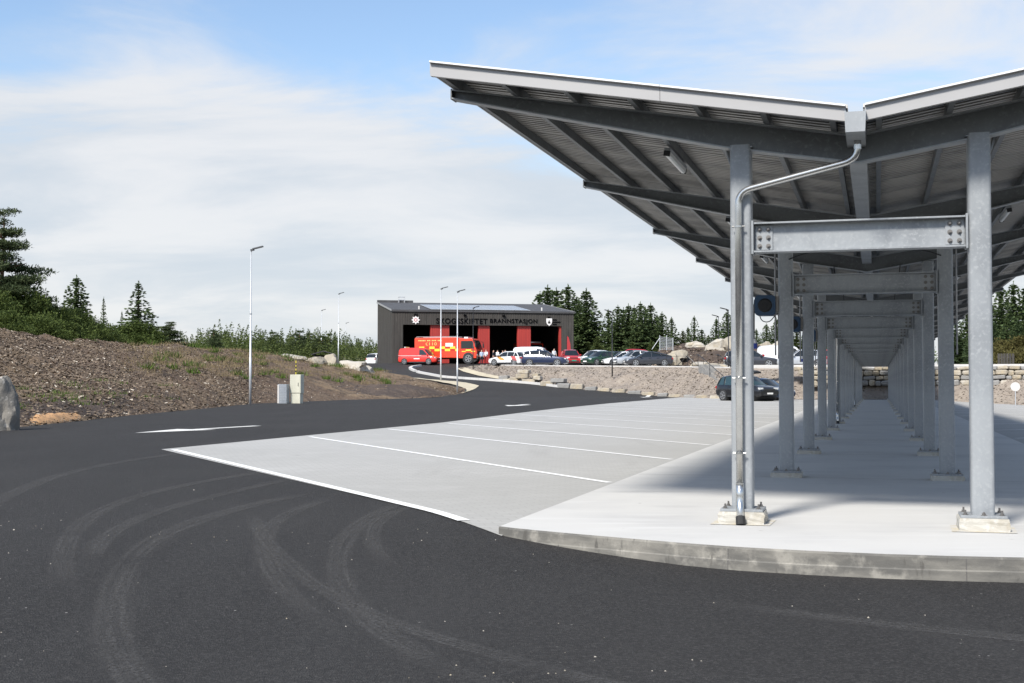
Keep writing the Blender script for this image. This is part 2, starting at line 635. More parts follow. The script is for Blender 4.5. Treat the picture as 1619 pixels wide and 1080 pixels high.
# asphalt: forecourt, apron and the road that climbs to the fire station
us = np.r_[np.linspace(-60, -22, 12), np.linspace(-20, 20, 110), np.linspace(22, 60, 14)]
vs = np.r_[np.linspace(-16, 4, 8), np.linspace(4.5, 26, 50), np.linspace(27, 104, 40), np.linspace(105, 176, 60)]
mb = MB()
mb.grid([[(u, v, z_asphalt(u, v) - (.25 if under_paving(u, v) else .010)) for u in us] for v in vs])
keep = []
for f in mb.f:
    cx = sum(mb.v[i][0] for i in f) / 4
    cy = sum(mb.v[i][1] for i in f) / 4
    keep.append(not ((cy > 112 and cx < -21) or (cy > 113 and cx > 16)))
mb.f = [f for f, k in zip(mb.f, keep) if k]
mb.mi = [0] * len(mb.f)
asphalt = tag(mb.build('asphalt_road', 'asphalt', smooth=True), kind='structure')

# tyre scuffs: worn arcs where vehicles have turned
def ribbon(name, pts, width, parent, lift=.002, matname='tyre_mark', zf=z_asphalt, uvs=True, n=60):
    pl = resample([(p[0], p[1], 0) for p in pts], 12)
    # smooth
    t = np.linspace(0, 1, n)
    ti = np.linspace(0, 1, 12)
    co = [np.polyfit(ti, pl[:, k], 5) for k in range(2)]
    cv = np.stack([np.polyval(co[k], t) for k in range(2)], 1)
    tg = np.gradient(cv, axis=0)
    tg /= np.linalg.norm(tg, axis=1)[:, None]
    nr = np.stack([-tg[:, 1], tg[:, 0]], 1)
    ln = np.r_[0, np.cumsum(np.linalg.norm(np.diff(cv, axis=0), axis=1))]
    K = 5
    rows, uvrow = [], []
    for i in range(n):
        row = []
        for k in range(K):
            s = (k / (K - 1) - .5) * width
            x, y = cv[i] + nr[i] * s
            row.append((x, y, zf(x, y) - .010 + lift + .002))
        rows.append(row)
    mbb = MB().grid(rows)
    o = mbb.build(name, matname, parent, smooth=True)
    if uvs:
        uvl = o.data.uv_layers.new(name='UVMap')
        for lp in o.data.loops:
            i, k = divmod(lp.vertex_index, K)
            uvl.data[lp.index].uv = (k / (K - 1), min(ln[i], ln[-1] - ln[i]))
    return o


for pts, wd in (([(-2.2, 14.6), (-2.58, 13.3), (-2.89, 11.4), (-2.76, 9.32), (-2.49, 7.88), (-2.04, 6.59), (-1.5, 5.4), (-.6, 4.2)], .30),
                ([(-3.1, 19.0), (-3.56, 17.44), (-4.06, 15.09), (-4.07, 12.99), (-3.76, 10.96), (-3.26, 9.17), (-2.74, 7.88)], .26),
                ([(-2.3, 19.5), (-2.69, 18.0), (-3.08, 15.09), (-3.46, 12.41), (-3.32, 10.4), (-2.9, 8.6)], .24),
                ([(-1.05, 13.6), (-1.30, 12.0), (-1.38, 10.96), (-1.34, 9.81), (-1.15, 8.61), (-0.79, 7.27), (-0.34, 6.3), (0.3, 5.4)], .26),
                ([(-.9, 13.6), (-1.1, 12.5), (-1.22, 11.4), (-1.12, 10.16), (-.8, 9.0)], .2),
                ([(-2.5, 12.4), (-2.32, 11.4), (-1.74, 9.48), (-0.98, 7.88), (.2, 6.2), (1.2, 5.3)], .22),
                ([(-1.9, 14.0), (-2.15, 12.3), (-2.05, 10.4), (-1.6, 8.6), (-.9, 7.0)], .24),
                ([(1.0, 8.4), (2.2, 7.4), (3.6, 6.6), (5.2, 6.0)], .3), ([(-5.6, 24), (-6.2, 20), (-6.0, 16), (-5.2, 12.5)], .3)):
    ribbon('tyre_mark', pts, wd, asphalt)

# pale stone chips lying about on the asphalt
def loose_chips():
    r = np.random.default_rng(5)
    cs = [(r.uniform(-5, 4.5), r.uniform(4.6, 11)) for _ in range(26)]
    mbc = MB()
    for k in range(220):
        if r.random() < .6:
            cx, cy = cs[r.integers(len(cs))]
            x, y = cx + r.normal(0, .35), cy + r.normal(0, .35)
        else:
            x, y = r.uniform(-7, 5), r.uniform(4.5, 16)
        X, Y = RA(x, y)
        if Y > 9.4 + max(0, -1.4 - X) * .6 and X > -3.4 or Y > 9.8 + (-3.15 - X) * 1.082 and X <= -3.1:
            continue
        q = r.uniform(.0025, .007) * (1.5 if r.random() < .08 else 1)
        z = z_asphalt(x, y) - .010
        a = r.uniform(0, 6)
        v4 = [(x + q * math.cos(a + t) * r.uniform(.7, 1.3), y + q * math.sin(a + t) * r.uniform(.7, 1.3), z) for t in (0, 1.6, 3.1, 4.7)]
        mbc.add(v4 + [(x, y, z + q * .9)], [(0, 1, 4), (1, 2, 4), (2, 3, 4), (3, 0, 4)])
    return mbc.build('stone_chips', 'stone_pale')


tag(loose_chips(), 'tiny pale stone chips scattered over the foreground asphalt', 'stone chips', kind='stuff')

# white lane arrows
def arrow(parent, tail, head, wd, hw, hl):
    a, b = Vector((*tail, 0)), Vector((*head, 0))
    d = (b - a).normalized()
    s = Vector((-d.y, d.x, 0))
    L = (b - a).length
    pts = [a + s * wd / 2, a + d * (L - hl) + s * wd / 2, a + d * (L - hl) + s * hw / 2, b, a + d * (L - hl) - s * hw / 2, a + d * (L - hl) - s * wd / 2, a - s * wd / 2]
    mbb = MB()
    mbb.add([(p.x, p.y, z_asphalt(p.x, p.y) - .004) for p in pts], [(0, 6, 5, 1), (2, 1, 5, 4), (2, 4, 3)])
    return mbb.build('lane_arrow', 'arrow_paint', parent)


arrow(asphalt, (-7.35, 36.6), (-9.35, 31.4), .30, 1.25, 2.6)
arrow(asphalt, (.95, 73.2), (-.2, 67.2), .34, 1.5, 2.8)
arrow(asphalt, (12.0, 110.2), (11.0, 106.0), .34, 1.4, 2.2)

# herringbone bus stalls of concrete block paving, left of the slab
edgeL = [(-3.15, 10.42), (-12.86, 20.93), (-12.95, 28), (-13.05, 37.3), (-14.3, 52), (-14.8, 59), (-15.45, 74), (-15.9, 100), (-15.9, 109.5)]
def pave(name, left):
    Ys = np.linspace(0, 1, 90) ** 1.7
    rows = []
    for t in Ys:
        row = []
        for s in np.linspace(0, 1, 40):
            # s: 0 slab edge .. 1 outer edge ; front edge follows the slanting line
            yl = 20.93 + (109.5 - 20.93) * t
            yr = 10.42 + (109.5 - 10.42) * t
            Y = yr + (yl - yr) * s
            if left:
                xo = np.interp(yl, [20.9, 28, 37.3, 52, 59, 74, 100, 110], [-12.86, -12.95, -13.05, -14.3, -14.8, -15.45, -15.9, -15.9])
                X = -3.1 + (xo + 3.1) * s
            else:
                X = 2.8 + 12 * s
            u, v, _ = AR(X, Y)
            row.append((u, v, z_fall(u, v) - .004 - (.05 if Y > 96 and s < .55 and left else 0)))
        rows.append(row)
    return tag(MB().grid(rows if left else [r[::-1] for r in rows]).build(name, 'pavers', smooth=True), kind='structure')


pavL = pave('block_paving', True)
pavR = pave('block_paving', False)


def stall_line(parent, p, q, wd=.11):
    a, b = np.array(p), np.array(q)
    d = (b - a) / np.linalg.norm(b - a)
    s = np.array([-d[1], d[0]]) * wd / 2
    rows = []
    for t in np.linspace(0, 1, 70):
        c = a + (b - a) * t
        row = []
        for sg in (1, -1):
            u, v, _ = AR(*(c + s * sg))
            row.append((u, v, z_fall(u, v) + .001))
        rows.append(row)
    MB().grid(rows).build('stall_line', 'line_paint', parent)


stall_line(pavL, (-3.65, 11.06), (-12.55, 20.85), .13)
for k in range(1, 17):
    y = 10.55 + 4.93 * k
    xo = float(np.interp(y + 11.4, [20.9, 37.3, 52, 59, 74, 100], [-12.5, -12.6, -13.6, -14.2, -14.8, -15.3]))
    stall_line(pavL, (-3.2, y), (xo, y + (-3.2 - xo) * 1.2))
    if y < 84:
        stall_line(pavR, (2.95, y), (13.0, y + 12.0))

# the raised concrete slab under the canopy
front = [(-3.15, 10.50), (-3.0, 10.41), (-2.76, 10.30), (-2.45, 10.17), (-1.89, 9.96), (-1.45, 9.80), (-1.01, 9.68), (-.5, 9.61), (.04, 9.58), (.5, 9.60), (.99, 9.66), (1.5, 9.8), (2.0, 10.0), (2.5, 10.25), (2.85, 10.5)]
def slab_outline(off):
    pts = []
    n = len(front)
    for i, p in enumerate(front):
        pts.append((p[0] + off * .3 * (p[0] / 3), p[1] - off))
    return pts + [(2.85 + off * .2, 95.6), (-3.15 - off * .2, 95.6)]


slabm = MB()
prof = [(-.5, .010), (-.105, .009), (-.101, .005), (-.098, .002), (-.094, .001), (-.016, .0), (-.005, -.004), (0.0, -.016)]
rows = []
for z, off in prof:
    ol = slab_outline(off)
    rows.append([AR(x, y, z) for x, y in ol])
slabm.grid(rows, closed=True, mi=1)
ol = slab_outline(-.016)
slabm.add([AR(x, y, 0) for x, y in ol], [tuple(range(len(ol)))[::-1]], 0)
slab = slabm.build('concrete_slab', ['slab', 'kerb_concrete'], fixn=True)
tag(slab, kind='structure')
# shrinkage cracks in the kerb face and day joints across the slab
for Y in np.arange(17.0, 95, 5.65):
    a, b = AR(-3.1, Y), AR(2.8, Y)
    stx, sty = AR(0, .006)[0], AR(0, .006)[1]
    MB().add([(a[0] - stx, a[1] - sty, .003), (b[0] - stx, b[1] - sty, .003), (b[0] + stx, b[1] + sty, .003), (a[0] + stx, a[1] + sty, .003)], [(0, 1, 2, 3)]).build('slab_joint', 'kerb_concrete', slab)

def kerb_joint(i, f):
    a, b = front[i], front[i + 1]
    x, y = a[0] + (b[0] - a[0]) * f, a[1] + (b[1] - a[1]) * f
    P = []
    for z, off in prof[:6]:
        P.append([AR(x - .003 + off * .1 * x, y - off - .0025, z), AR(x + .003 + off * .1 * x, y - off - .0025, z)])
    MB().grid(P).build('kerb_joint', 'bolt', slab)


for i, f in ((5, .8), (9, .2)):
    kerb_joint(i, f)

# ------------------------------------------------------------------ left hillside
hF = [(-12.06, 22.6, -.03), (-12.97, 28.6, -.03), (-13.76, 34.05, -.03), (-13.97, 39.45, -.03), (-14.54, 47.8, -.03), (-14.87, 62.1, -.03), (-15.4, 75.3, -.03), (-11.92, 92, -.03), (-8.41, 99.4, -.03), (-5.94, 108.65, .03), (-4.27, 111.7, .26)]
hR = [(-24.1, 45, 3.72), (-23.7, 52, 3.76), (-24.3, 60, 3.76), (-24.1, 68, 3.62), (-23.8, 78, 3.66), (-22.8, 95, 3.76), (-21.1, 103, 3.66), (-17.8, 115, 3.14), (-12.6, 120, 2.14), (-6.9, 115.5, 1.18), (-4.15, 113, .5)]
hB = [(-70, 90, 4.2), (-62, 100, 4.2), (-56, 110, 4.2), (-50, 118, 4.0), (-44, 128, 3.8), (-36, 140, 3.5), (-27, 146, 3.2), (-16.6, 138.2, 2.38), (-10.9, 128.2, 1.6), (-7.4, 123.6, 1.22), (-4.2, 115.9, .63)]
hM = [tuple(np.array(a) * .5 + np.array(b) * .5 + np.array((0, 0, .22 * b[2] / 3.7))) for a, b in zip(hF, hR)]
HG = loft([hF, hM, hR, hB], 150, [16, 16, 20], amp=.34, scale=.28, seed=2.0)
tag(MB().grid(HG).build('hillside', 'soil', smooth=True), kind='structure')

# bark and wood chips strewn over the slope
def scatter_on(G, n, rows, size, seed, zoff=.02, aspect=(2, 5), tilt=.6, cols=(0, 1)):
    r = np.random.default_rng(seed)
    m, k, _ = G.shape
    i = r.uniform(rows[0], min(rows[1], m - 1.001), n)
    j = r.uniform(cols[0] * (k - 1), cols[1] * (k - 1) - .001, n)
    i0, j0 = i.astype(int), j.astype(int)
    fi, fj = (i - i0)[:, None], (j - j0)[:, None]
    p = (G[i0, j0] * (1 - fi) * (1 - fj) + G[i0 + 1, j0] * fi * (1 - fj) + G[i0, j0 + 1] * (1 - fi) * fj + G[i0 + 1, j0 + 1] * fi * fj)
    p[:, 2] += zoff
    a = r.uniform(0, 2 * PI, n)
    el = r.normal(0, tilt * .5, n)
    L = size[0] + (size[1] - size[0]) * r.random(n) ** 2.2
    Wd = L / r.uniform(aspect[0], aspect[1], n)
    d = np.stack([np.cos(a) * np.cos(el), np.sin(a) * np.cos(el), np.sin(el)], 1)
    s = np.stack([-np.sin(a), np.cos(a), r.normal(0, tilt, n)], 1)
    s /= np.linalg.norm(s, axis=1)[:, None]
    nn = np.cross(d, s)
    dl, sw = d * L[:, None] / 2, s * Wd[:, None] / 2
    up = nn * (Wd * .35)[:, None]
    V = np.concatenate([p - dl - sw, p + dl - sw, p + dl + sw, p - dl + sw, p + up], 0)
    idx = np.arange(n)
    F = np.concatenate([np.stack([idx, idx + n, idx + 4 * n], 1), np.stack([idx + n, idx + 2 * n, idx + 4 * n], 1), np.stack([idx + 2 * n, idx + 3 * n, idx + 4 * n], 1), np.stack([idx + 3 * n, idx, idx + 4 * n], 1)], 0)
    return V, F


def np_mesh(name, V, F, matname, parent=None):
    me = bpy.data.meshes.new(name)
    me.from_pydata(V.tolist(), [], F.tolist())
    me.materials.append(M[matname])
    return link(name, me, parent)


V1, F1 = scatter_on(HG, 52000, (0, 34), (.03, .20), 11, cols=(0, .62))
V2, F2 = scatter_on(HG, 42000, (0, 34), (.03, .14), 12, cols=(.05, .98))
tag(np_mesh('bark_chips', np.concatenate([V1, V2]), np.concatenate([F1, F2 + len(V1)]), 'chip'), 'grey brown bark and wood chips strewn over the bare slope', 'bark chips', kind='stuff')


def tufts(name, G, n, rows, cols, h, seed, matname, clump=1, spread=.3):
    """upright grass blades"""
    r = np.random.default_rng(seed)
    m, k, _ = G.shape
    i = np.repeat(r.uniform(rows[0], rows[1], n), clump)
    j = np.repeat(r.uniform(cols[0] * (k - 1), cols[1] * (k - 1), n), clump)
    i0, j0 = i.astype(int), j.astype(int)
    p = G[np.minimum(i0, m - 1), np.minimum(j0, k - 1)].copy()
    p[:, :2] += r.normal(0, spread, (len(p), 2))
    hh = h * r.uniform(.4, 1.1, len(p))
    a = r.uniform(0, 2 * PI, len(p))
    wv = np.stack([np.cos(a), np.sin(a), 0 * a], 1) * (hh * .10)[:, None]
    lean = np.stack([r.normal(0, .35, len(p)), r.normal(0, .35, len(p)), np.ones(len(p))], 1) * hh[:, None]
    V = np.concatenate([p - wv, p + wv, p + lean], 0)
    n2 = len(p)
    idx = np.arange(n2)
    F = np.stack([idx, idx + n2, idx + 2 * n2], 1)
    return np_mesh(name, V, F, matname)


tag(tufts('dry_grass', HG, 330, (14, 37), (.40, .80), .20, 5, 'leaf_dry', 60, .7), 'straw coloured dry grass on the upper part of the slope', 'dry grass', kind='stuff')
tag(tufts('green_grass', HG, 55, (12, 36), (.40, .80), .42, 6, 'leaf_grass', 60, .25), 'small green grass tufts dotted over the slope', 'grass', kind='stuff')
tag(tufts('low_grass', HG, 26, (3, 10), (.20, .45), .16, 8, 'leaf_grass', 50, .35), 'low green grass patches near the foot of the slope', 'grass', kind='stuff')
# orange sand spilt at the roadside
def patch_on(G, rows, cols, name, matname, lift, seed):
    m, k, _ = G.shape
    ii = np.linspace(rows[0], rows[1], 14)
    jj = np.linspace(cols[0] * (k - 1), cols[1] * (k - 1), 26)
    P = []
    for a, i in enumerate(ii):
        row = []
        for b, j in enumerate(jj):
            i0, j0 = int(i), int(j)
            fi, fj = i - i0, j - j0
            p = G[i0, j0] * (1 - fi) * (1 - fj) + G[i0 + 1, j0] * fi * (1 - fj) + G[i0, j0 + 1] * (1 - fi) * fj + G[i0 + 1, j0 + 1] * fi * fj
            e = math.sin(PI * a / 13) * math.sin(PI * b / 25)
            row.append((p[0], p[1], p[2] + lift * (e ** .5 * 2.2 - 1) + .06 * fbm(p[0], p[1], 1.2, seed) * (1 if 0 < a < 13 else 0)))
        P.append(row)
    return tag(MB().grid(P).build(name, matname, smooth=True), kind='structure')


patch_on(HG, (.05, 2.3), (.235, .33), 'sand_patch', 'orange_sand', .055, 4)

patch_on(HG, (.6, 15), (.70, .985), 'soil_patch', 'mound_soil', .07, 6)
patch_on(HG, (.3, 5), (.17, .42), 'soil_patch', 'mound_soil', .03, 7)
# sandy shoulder round the tip of the slope
so = [(-17.85, 143.15, 2.83), (-16.19, 138.15, 2.43), (-14.86, 135.4, 2.21), (-11.02, 130.05, 1.78), (-6.89, 125.9, 1.45), (-4.6, 123.55, 1.26), (-3.07, 119.4, .93), (-3.44, 115.6, .62), (-4.27, 111.65, .31)]
si = [(-17.9, 141.6, 2.85), (-16.4, 137.2, 2.5), (-14.9, 134.0, 2.3), (-11.1, 128.3, 1.8), (-7.6, 123.7, 1.4), (-5.6, 120.4, 1.05), (-4.5, 117.0, .75), (-4.5, 114.2, .52), (-4.5, 112.2, .35)]
tag(MB().grid(loft([so, si], 60, [6], amp=.04, scale=.8, seed=5, edge0=False, edge1=False) + np.array((0, 0, .03))).build('sand_shoulder', 'sand', smooth=True), kind='structure')

# ------------------------------------------------------------------ right bank and terrace
bF = [(-6.05, 143.15, 2.80), (-5.14, 138.15, 2.39), (-3.27, 132.15, 1.90), (-.6, 126.65, 1.46), (2.45, 121.3, 1.03), (4.73, 117.65, .74), (10.63, 111.65, .26), (14.0, 107.55, -.03), (16.3, 98.0, -.03), (20.2, 95.6, -.03), (27.0, 93.6, -.05), (34.6, 89.5, -.4), (40, 84, -.6), (48, 78, -.8)]
bC = [(-6.0, 143.4, 2.84), (-4.7, 146.9, 3.12), (-2.2, 149.2, 3.33), (-1.35, 138, 3.11), (1.6, 131, 2.97), (4.4, 126, 2.87), (11.3, 119, 2.73), (16.0, 112, 2.59), (17.6, 106, 2.47), (21.4, 101, 2.37), (28.2, 98, 2.31), (35.0, 95, 2.25), (41, 91, 1.2), (50, 86, .6)]
bM = []
for a, c in zip(bF, bC):
    a, c = np.array(a), np.array(c)
    k = a * .42 + c * .58
    k[2] += .10 * (c[2] - a[2])
    bM.append(tuple(k))
BG = loft([bF, bM, bC], 190, [12, 10], amp=.30, scale=.8, seed=9.0)
tag(MB().grid(BG).build('gravel_bank', 'gravel', smooth=True), kind='structure')
V, F = scatter_on(BG, 26000, (0, 21), (.04, .20), 21, aspect=(1.1, 2.2), zoff=.0)
mat('pebble', (.17, .145, .12), .95, island=((.38, .325, .265), .95))
tag(np_mesh('bank_pebbles', V, F, 'pebble'), 'loose stones and gravel lying on the bank below the parked cars', 'gravel', kind='stuff')
tC = bC[2:12]
tB = [(-12, 200), (-6, 200), (2, 200), (10, 200), (22, 200), (34, 200), (42, 200), (52, 200), (66, 200), (90, 200)]
tB = [(x, y, z_terrace(y)) for x, y in tB]
tC2 = [(a[0], a[1], z_terrace(a[1]) + .005) for a in tC]
tag(MB().grid(loft([tC2, tB], 60, [14])).build('terrace', 'terrace_gravel', smooth=True), kind='structure')
# pale edging along the crest of the bank
ed = resample([(a[0], a[1] + .25, z_terrace(a[1]) + .03) for a in tC[1:]], 80)
mbe = MB()
rows = [[(p[0], p[1] - .25, p[2] - .12), (p[0], p[1] - .25, p[2] + .07), (p[0], p[1] + .35, p[2] + .07), (p[0], p[1] + .35, p[2] - .12)] for p in ed]
tag(mbe.grid(rows).build('terrace_edging', 'kerb_stone'), kind='structure')
# sand rim along the far lane
rim = [(-6.25, 143.0, 2.83), (-5.3, 138.0, 2.42), (-3.45, 132.0, 1.94), (-.8, 126.4, 1.5), (2.3, 121.1, 1.07)]
rim2 = [(-5.4, 143.6, 2.98), (-4.4, 138.6, 2.62), (-2.7, 132.6, 2.15), (-.3, 127.2, 1.66), (2.6, 121.7, 1.16)]
tag(MB().grid(loft([rim, rim2], 50, [4]) + np.array((0, 0, .03))).build('sand_rim', 'sand', smooth=True), kind='structure')
rim = [(-6.1, 143.4, 2.84), (-4.74, 146.9, 3.12), (-2.2, 149.2, 3.31)]
rim2 = [(-5.4, 143.2, 2.95), (-4.0, 145.6, 3.12), (-1.6, 147.4, 3.30)]
tag(MB().grid(loft([rim, rim2], 20, [4]) + np.array((0, 0, .04))).build('sand_rim', 'sand', smooth=True), kind='structure')

# white granite kerb between road and footway: single stones
kerb = [(-10.61, 146.9, 3.11), (-11.4, 145.2, 2.97), (-11.5, 142.5, 2.76), (-11.03, 140.15, 2.57), (-9.98, 136.3, 2.26), (-7.12, 130.05, 1.76), (-1.85, 125.55, 1.40), (1.86, 122.05, 1.12), (4.6, 117.8, .78)]
kp = resample(kerb, 33)
kroot = thing('granite_kerb', 'white granite kerb curving between the climbing road and the footway', 'kerb', tuple(kp[0]))
for i in range(32):
    a, b = Vector(kp[i]) - Vector(kp[0]), Vector(kp[i + 1]) - Vector(kp[0])
    d = (b - a)
    q = d.to_track_quat('X', 'Z').to_matrix()
    if i in (8,):
        continue
    MB().box((a + b) / 2 + Vector((0, 0, .04)), (d.length * .985, .32, .34), rot=q).build('kerb_stone', 'kerb_stone', kroot)

# soil mound with rock behind the terrace
mu0, mv0 = 26.0, 138.0
rows = []
for v in np.linspace(126, 156, 26):
    row = []
    for u in np.linspace(14.5, 44, 60):
        e = sstep(14.8, 18.0, u) * (1 - sstep(36, 44, u)) * sstep(126, 133, v) * (1 - sstep(146, 156, v))
        h = 1.95 + .25 * math.sin(u * .55) - .05 * (u - 20)
        row.append((u, v, z_terrace(v) - .1 + e * (h + .8 * fbm(u, v, .3, 7)) + .12 * fbm(u, v, 1.3, 8)))
    rows.append(row)
MG = np.array(rows)
tag(MB().grid(MG).build('soil_mound', 'mound_soil', smooth=True), kind='structure')
V, F = scatter_on(MG, 5000, (1, 18), (.1, .4), 31, aspect=(1.1, 2.4))
tag(np_mesh('mound_rubble', V, F, 'chip'), 'stones and roots lying on the dark soil mound', 'rubble', kind='stuff')

# ------------------------------------------------------------------ rocks
def rock(seed, sx, sy, sz, flat=.35, sub=3, rough=.22):
    bm = bmesh.new()
    bmesh.ops.create_icosphere(bm, subdivisions=sub, radius=1)
    r = random.Random(seed)
    planes = [(Vector((r.gauss(0, 1), r.gauss(0, 1), r.gauss(0, .7))).normalized(), r.uniform(.55, .9)) for _ in range(11)]
    for v in bm.verts:
        p = v.co.copy()
        for nrm, d in planes:
            k = p.dot(nrm)
            if k > d:
                p -= nrm * (k - d) * .92
        p += p.normalized() * rough * mnoise.fractal(p * 1.7 + Vector((seed, 0, 0)), 1, 2, 4)
        v.co = Vector((p.x * sx, p.y * sy, max(p.z, -flat) * sz + flat * sz))
    me = bpy.data.meshes.new('rock')
    bm.to_mesh(me)
    bm.free()
    me.polygons.foreach_set('use_smooth', [True] * len(me.polygons))
    me.set_sharp_from_angle(angle=R(28))
    return me


def place_rock(name, label, loc, s, seed, m, rz=0, group=None, cat='rock', sub=3, sink=.1):
    me = rock(seed, *s, sub=sub)
    me.materials.append(M[m])
    o = link(name, me, None, (loc[0], loc[1], loc[2] - sink))
    o.rotation_euler = (0, 0, rz)
    return tag(o, label, cat, group)


def block_stone(seed, sx, sy, sz, bev=.13):
    """rough squared building stone, bevelled and uneven"""
    r = random.Random(seed)
    bm = bmesh.new()
    bmesh.ops.create_cube(bm, size=1)
    for v in bm.verts:
        v.co = Vector((v.co.x * sx * r.uniform(.86, 1.0), v.co.y * sy * r.uniform(.85, 1.0), v.co.z * sz * r.uniform(.82, 1.0)))
    bmesh.ops.bevel(bm, geom=list(bm.edges), offset=min(sx, sy, sz) * bev, segments=1, affect='EDGES')
    for v in bm.verts:
        v.co += Vector((r.gauss(0, 1), r.gauss(0, 1), r.gauss(0, 1))) * min(sx, sz) * .035
    me = bpy.data.meshes.new('stone')
    bm.to_mesh(me)
    bm.free()
    return me


place_rock('boulder', 'tall grey boulder standing at the roadside at the left edge of the picture', (-13.45, 33.3, -.05), (.56, .6, 1.1), 23, 'boulder_dark', .4, cat='boulder', sub=4)
def hill_z(u, v):
    d = (HG[:, :, 0] - u) ** 2 + (HG[:, :, 1] - v) ** 2
    k = np.unravel_index(np.argmin(d), d.shape)
    return float(HG[k][2])


for i, (px, v, z, s, m, lab) in enumerate((
        (463, 111, .2, (1.5, 1.2, .55), 'stone_pale', 'flat pale rock on the crest of the slope left of the beige cabinet'),
        (500, 113.5, .1, (1.9, 1.2, .75), 'stone', 'long tan rock on the slope crest right of the beige cabinet'),
        (523, 114.5, .1, (1.05, 1.0, .95), 'stone', 'upright tan rock with a dark side on the slope crest'),
        (556, 117, .1, (2.3, 1.4, .8), 'stone_pale', 'wide pale rock beside the road left of the fire station'),
        (578, 118, .1, (1.1, .9, .55), 'stone_pale', 'small pale rock at the road edge left of the fire station'))):
    u = (px - 809.5) / 2000 * v
    place_rock('rock', lab, (u, v, hill_z(u, v) - z), s, 40 + i, m, i * .9)

# boulders on the soil mound
for i, (px, y, v, s, m, lab) in enumerate((
        (1132, 551, 139, (1.55, 1.3, 1.0), 'stone_pale', 'large whitish boulder on top of the soil mound'),
        (1152, 550, 138, (1.7, 1.4, 1.15), 'stone', 'large tan boulder on the mound beside the galvanised front column'),
        (1090, 546, 138, (1.0, .9, .4), 'stone_pale', 'small flat pale rock on the left crest of the mound'),
        (1202, 551, 138, (.8, .8, .6), 'stone', 'pale rock on the mound below the hanging blue plug'),
        (1220, 552, 138, (.85, .8, .7), 'stone_pale', 'rounded pale rock on the mound between the front and second column'),
        (1054, 572, 130, (.85, .8, .75), 'stone', 'stepped yellowish rock outcrop at the left end of the mound'),
        (1044, 577, 130, (.6, .6, .45), 'stone_pale', 'low pale rock at the foot of the mound behind the dark sedan'),
        (1066, 562, 133, (.8, .8, .6), 'stone', 'orange tinted rock in the left flank of the mound'),
        (1098, 576, 124, (1.5, .7, .35), 'stone_pale', 'long low pale slab of rock in front of the mound'),
        (1120, 577, 122, (1.3, .7, .3), 'stone', 'low flat tan rock beside the top of the steps'))):
    u = (px - 809.5) / 2000 * v
    z = EYE + (605 - y) * v / 2000
    place_rock('rock', lab, (u, v - 4, z - .15 - .25 * s[2]), tuple(q * 1.2 for q in s), 60 + i, m, i * 1.3)

# squared stones along the foot of the bank (loose wall by the road)
wall = thing('boulder_edging', 'row of squared tan stones along the foot of the gravel bank', 'stone edging', (0, 121.5, .9))
def on_bank_line(px, up=0.0):
    """a point on the bank's foot line in the direction of an image column"""
    k = (px - 809.5) / 2000
    for a, b in zip(bF[:-1], bF[1:]):
        fa, fb = a[0] - k * a[1], b[0] - k * b[1]
        if fa * fb <= 0 and fa != fb:
            t = fa / (fa - fb)
            return [a[i] + (b[i] - a[i]) * t for i in range(3)]
    return list(bF[-1])


sid = 0
def lay(px, wpx, row, h, m, dep=.8, dz=0.0):
    global sid
    sid += 1
    p = on_bank_line(px)
    wd = wpx * p[1] / 2000
    me = block_stone(sid, wd, dep, h)
    me.materials.append(M[m])
    o = link('stone', me, wall, (p[0] - 0, p[1] + .15 + row * .35 - 121.5, p[2] + .10 + h * .5 + dz - .9 - .16))
    o.rotation_euler = (random.uniform(-.05, .05), random.uniform(-.05, .05), math.atan2(-6, 5.9) * .55 + random.uniform(-.1, .1))


for px, wpx, m in ((797, 17, 'stone_grey'), (815, 17, 'stone'), (838, 27, 'stone'), (866, 24, 'stone'), (893, 22, 'stone_grey'), (913, 22, 'stone'), (935, 21, 'stone_grey'), (957, 22, 'stone'), (980, 24, 'stone'),
                   (1004, 22, 'stone_grey'), (1027, 22, 'stone'), (1049, 18, 'stone_grey'), (1069, 22, 'stone'), (1092, 20, 'stone_grey'), (1112, 20, 'stone'), (1133, 20, 'stone_pale')):
    lay(px, wpx, 0, .52 if px < 920 else .40 if px < 1000 else .34, m)
for px, wpx, m in ((826, 22, 'stone'), (850, 13, 'stone_pale'), (884, 26, 'stone_grey')):
    lay(px, wpx, 1, .42, m, dz=.5)
lay(829, 20, 2, .40, 'stone_pale', dz=.98)
lay(848, 12, 2, .3, 'stone', dz=.86)

# dry stone retaining wall at the far end of the parking
rw = thing('stone_wall', 'dry stone retaining wall of pale blocks closing the far end of the canopy', 'stone wall', AR(0, 98.6, .9))
rw.rotation_euler = (0, 0, -TH)
r = random.Random(3)
zc_ = .08
for hz in (.46, .34, .42, .30):
    x = -5.6 + r.uniform(0, .5) + (.35 - zc_) * .8
    while x < 10.2:
        wd = r.choice([.42, .55, .7, .85, 1.05, 1.25]) * r.uniform(.9, 1.1)
        hh = hz * r.uniform(.80, 1.12)
        me = block_stone(500 + int(x * 100) + int(hz * 977), wd * 1.02, .7, hh, .2)
        me.materials.append(M[r.choice(['stone', 'stone_grey', 'stone_grey', 'stone', 'stone_grey', 'stone_pale'])])
        o = link('stone', me, rw, (x + wd / 2, .22 * zc_ + r.uniform(-.05, .06), zc_ + hz / 2 + r.uniform(-.03, .03)))
        o.rotation_euler = (r.uniform(-.05, .05), r.uniform(-.09, .09), r.uniform(-.1, .1))
        x += wd
    zc_ += hz * .97
cp = MB().box((.6, .85, 1.62), (20.4, .9, .16))
cp.build('coping', 'kerb_stone', rw)
MB().box((2.4, 1.25, .3), (15.6, 1.6, 2.3)).build('earth_core', 'gravel', rw)

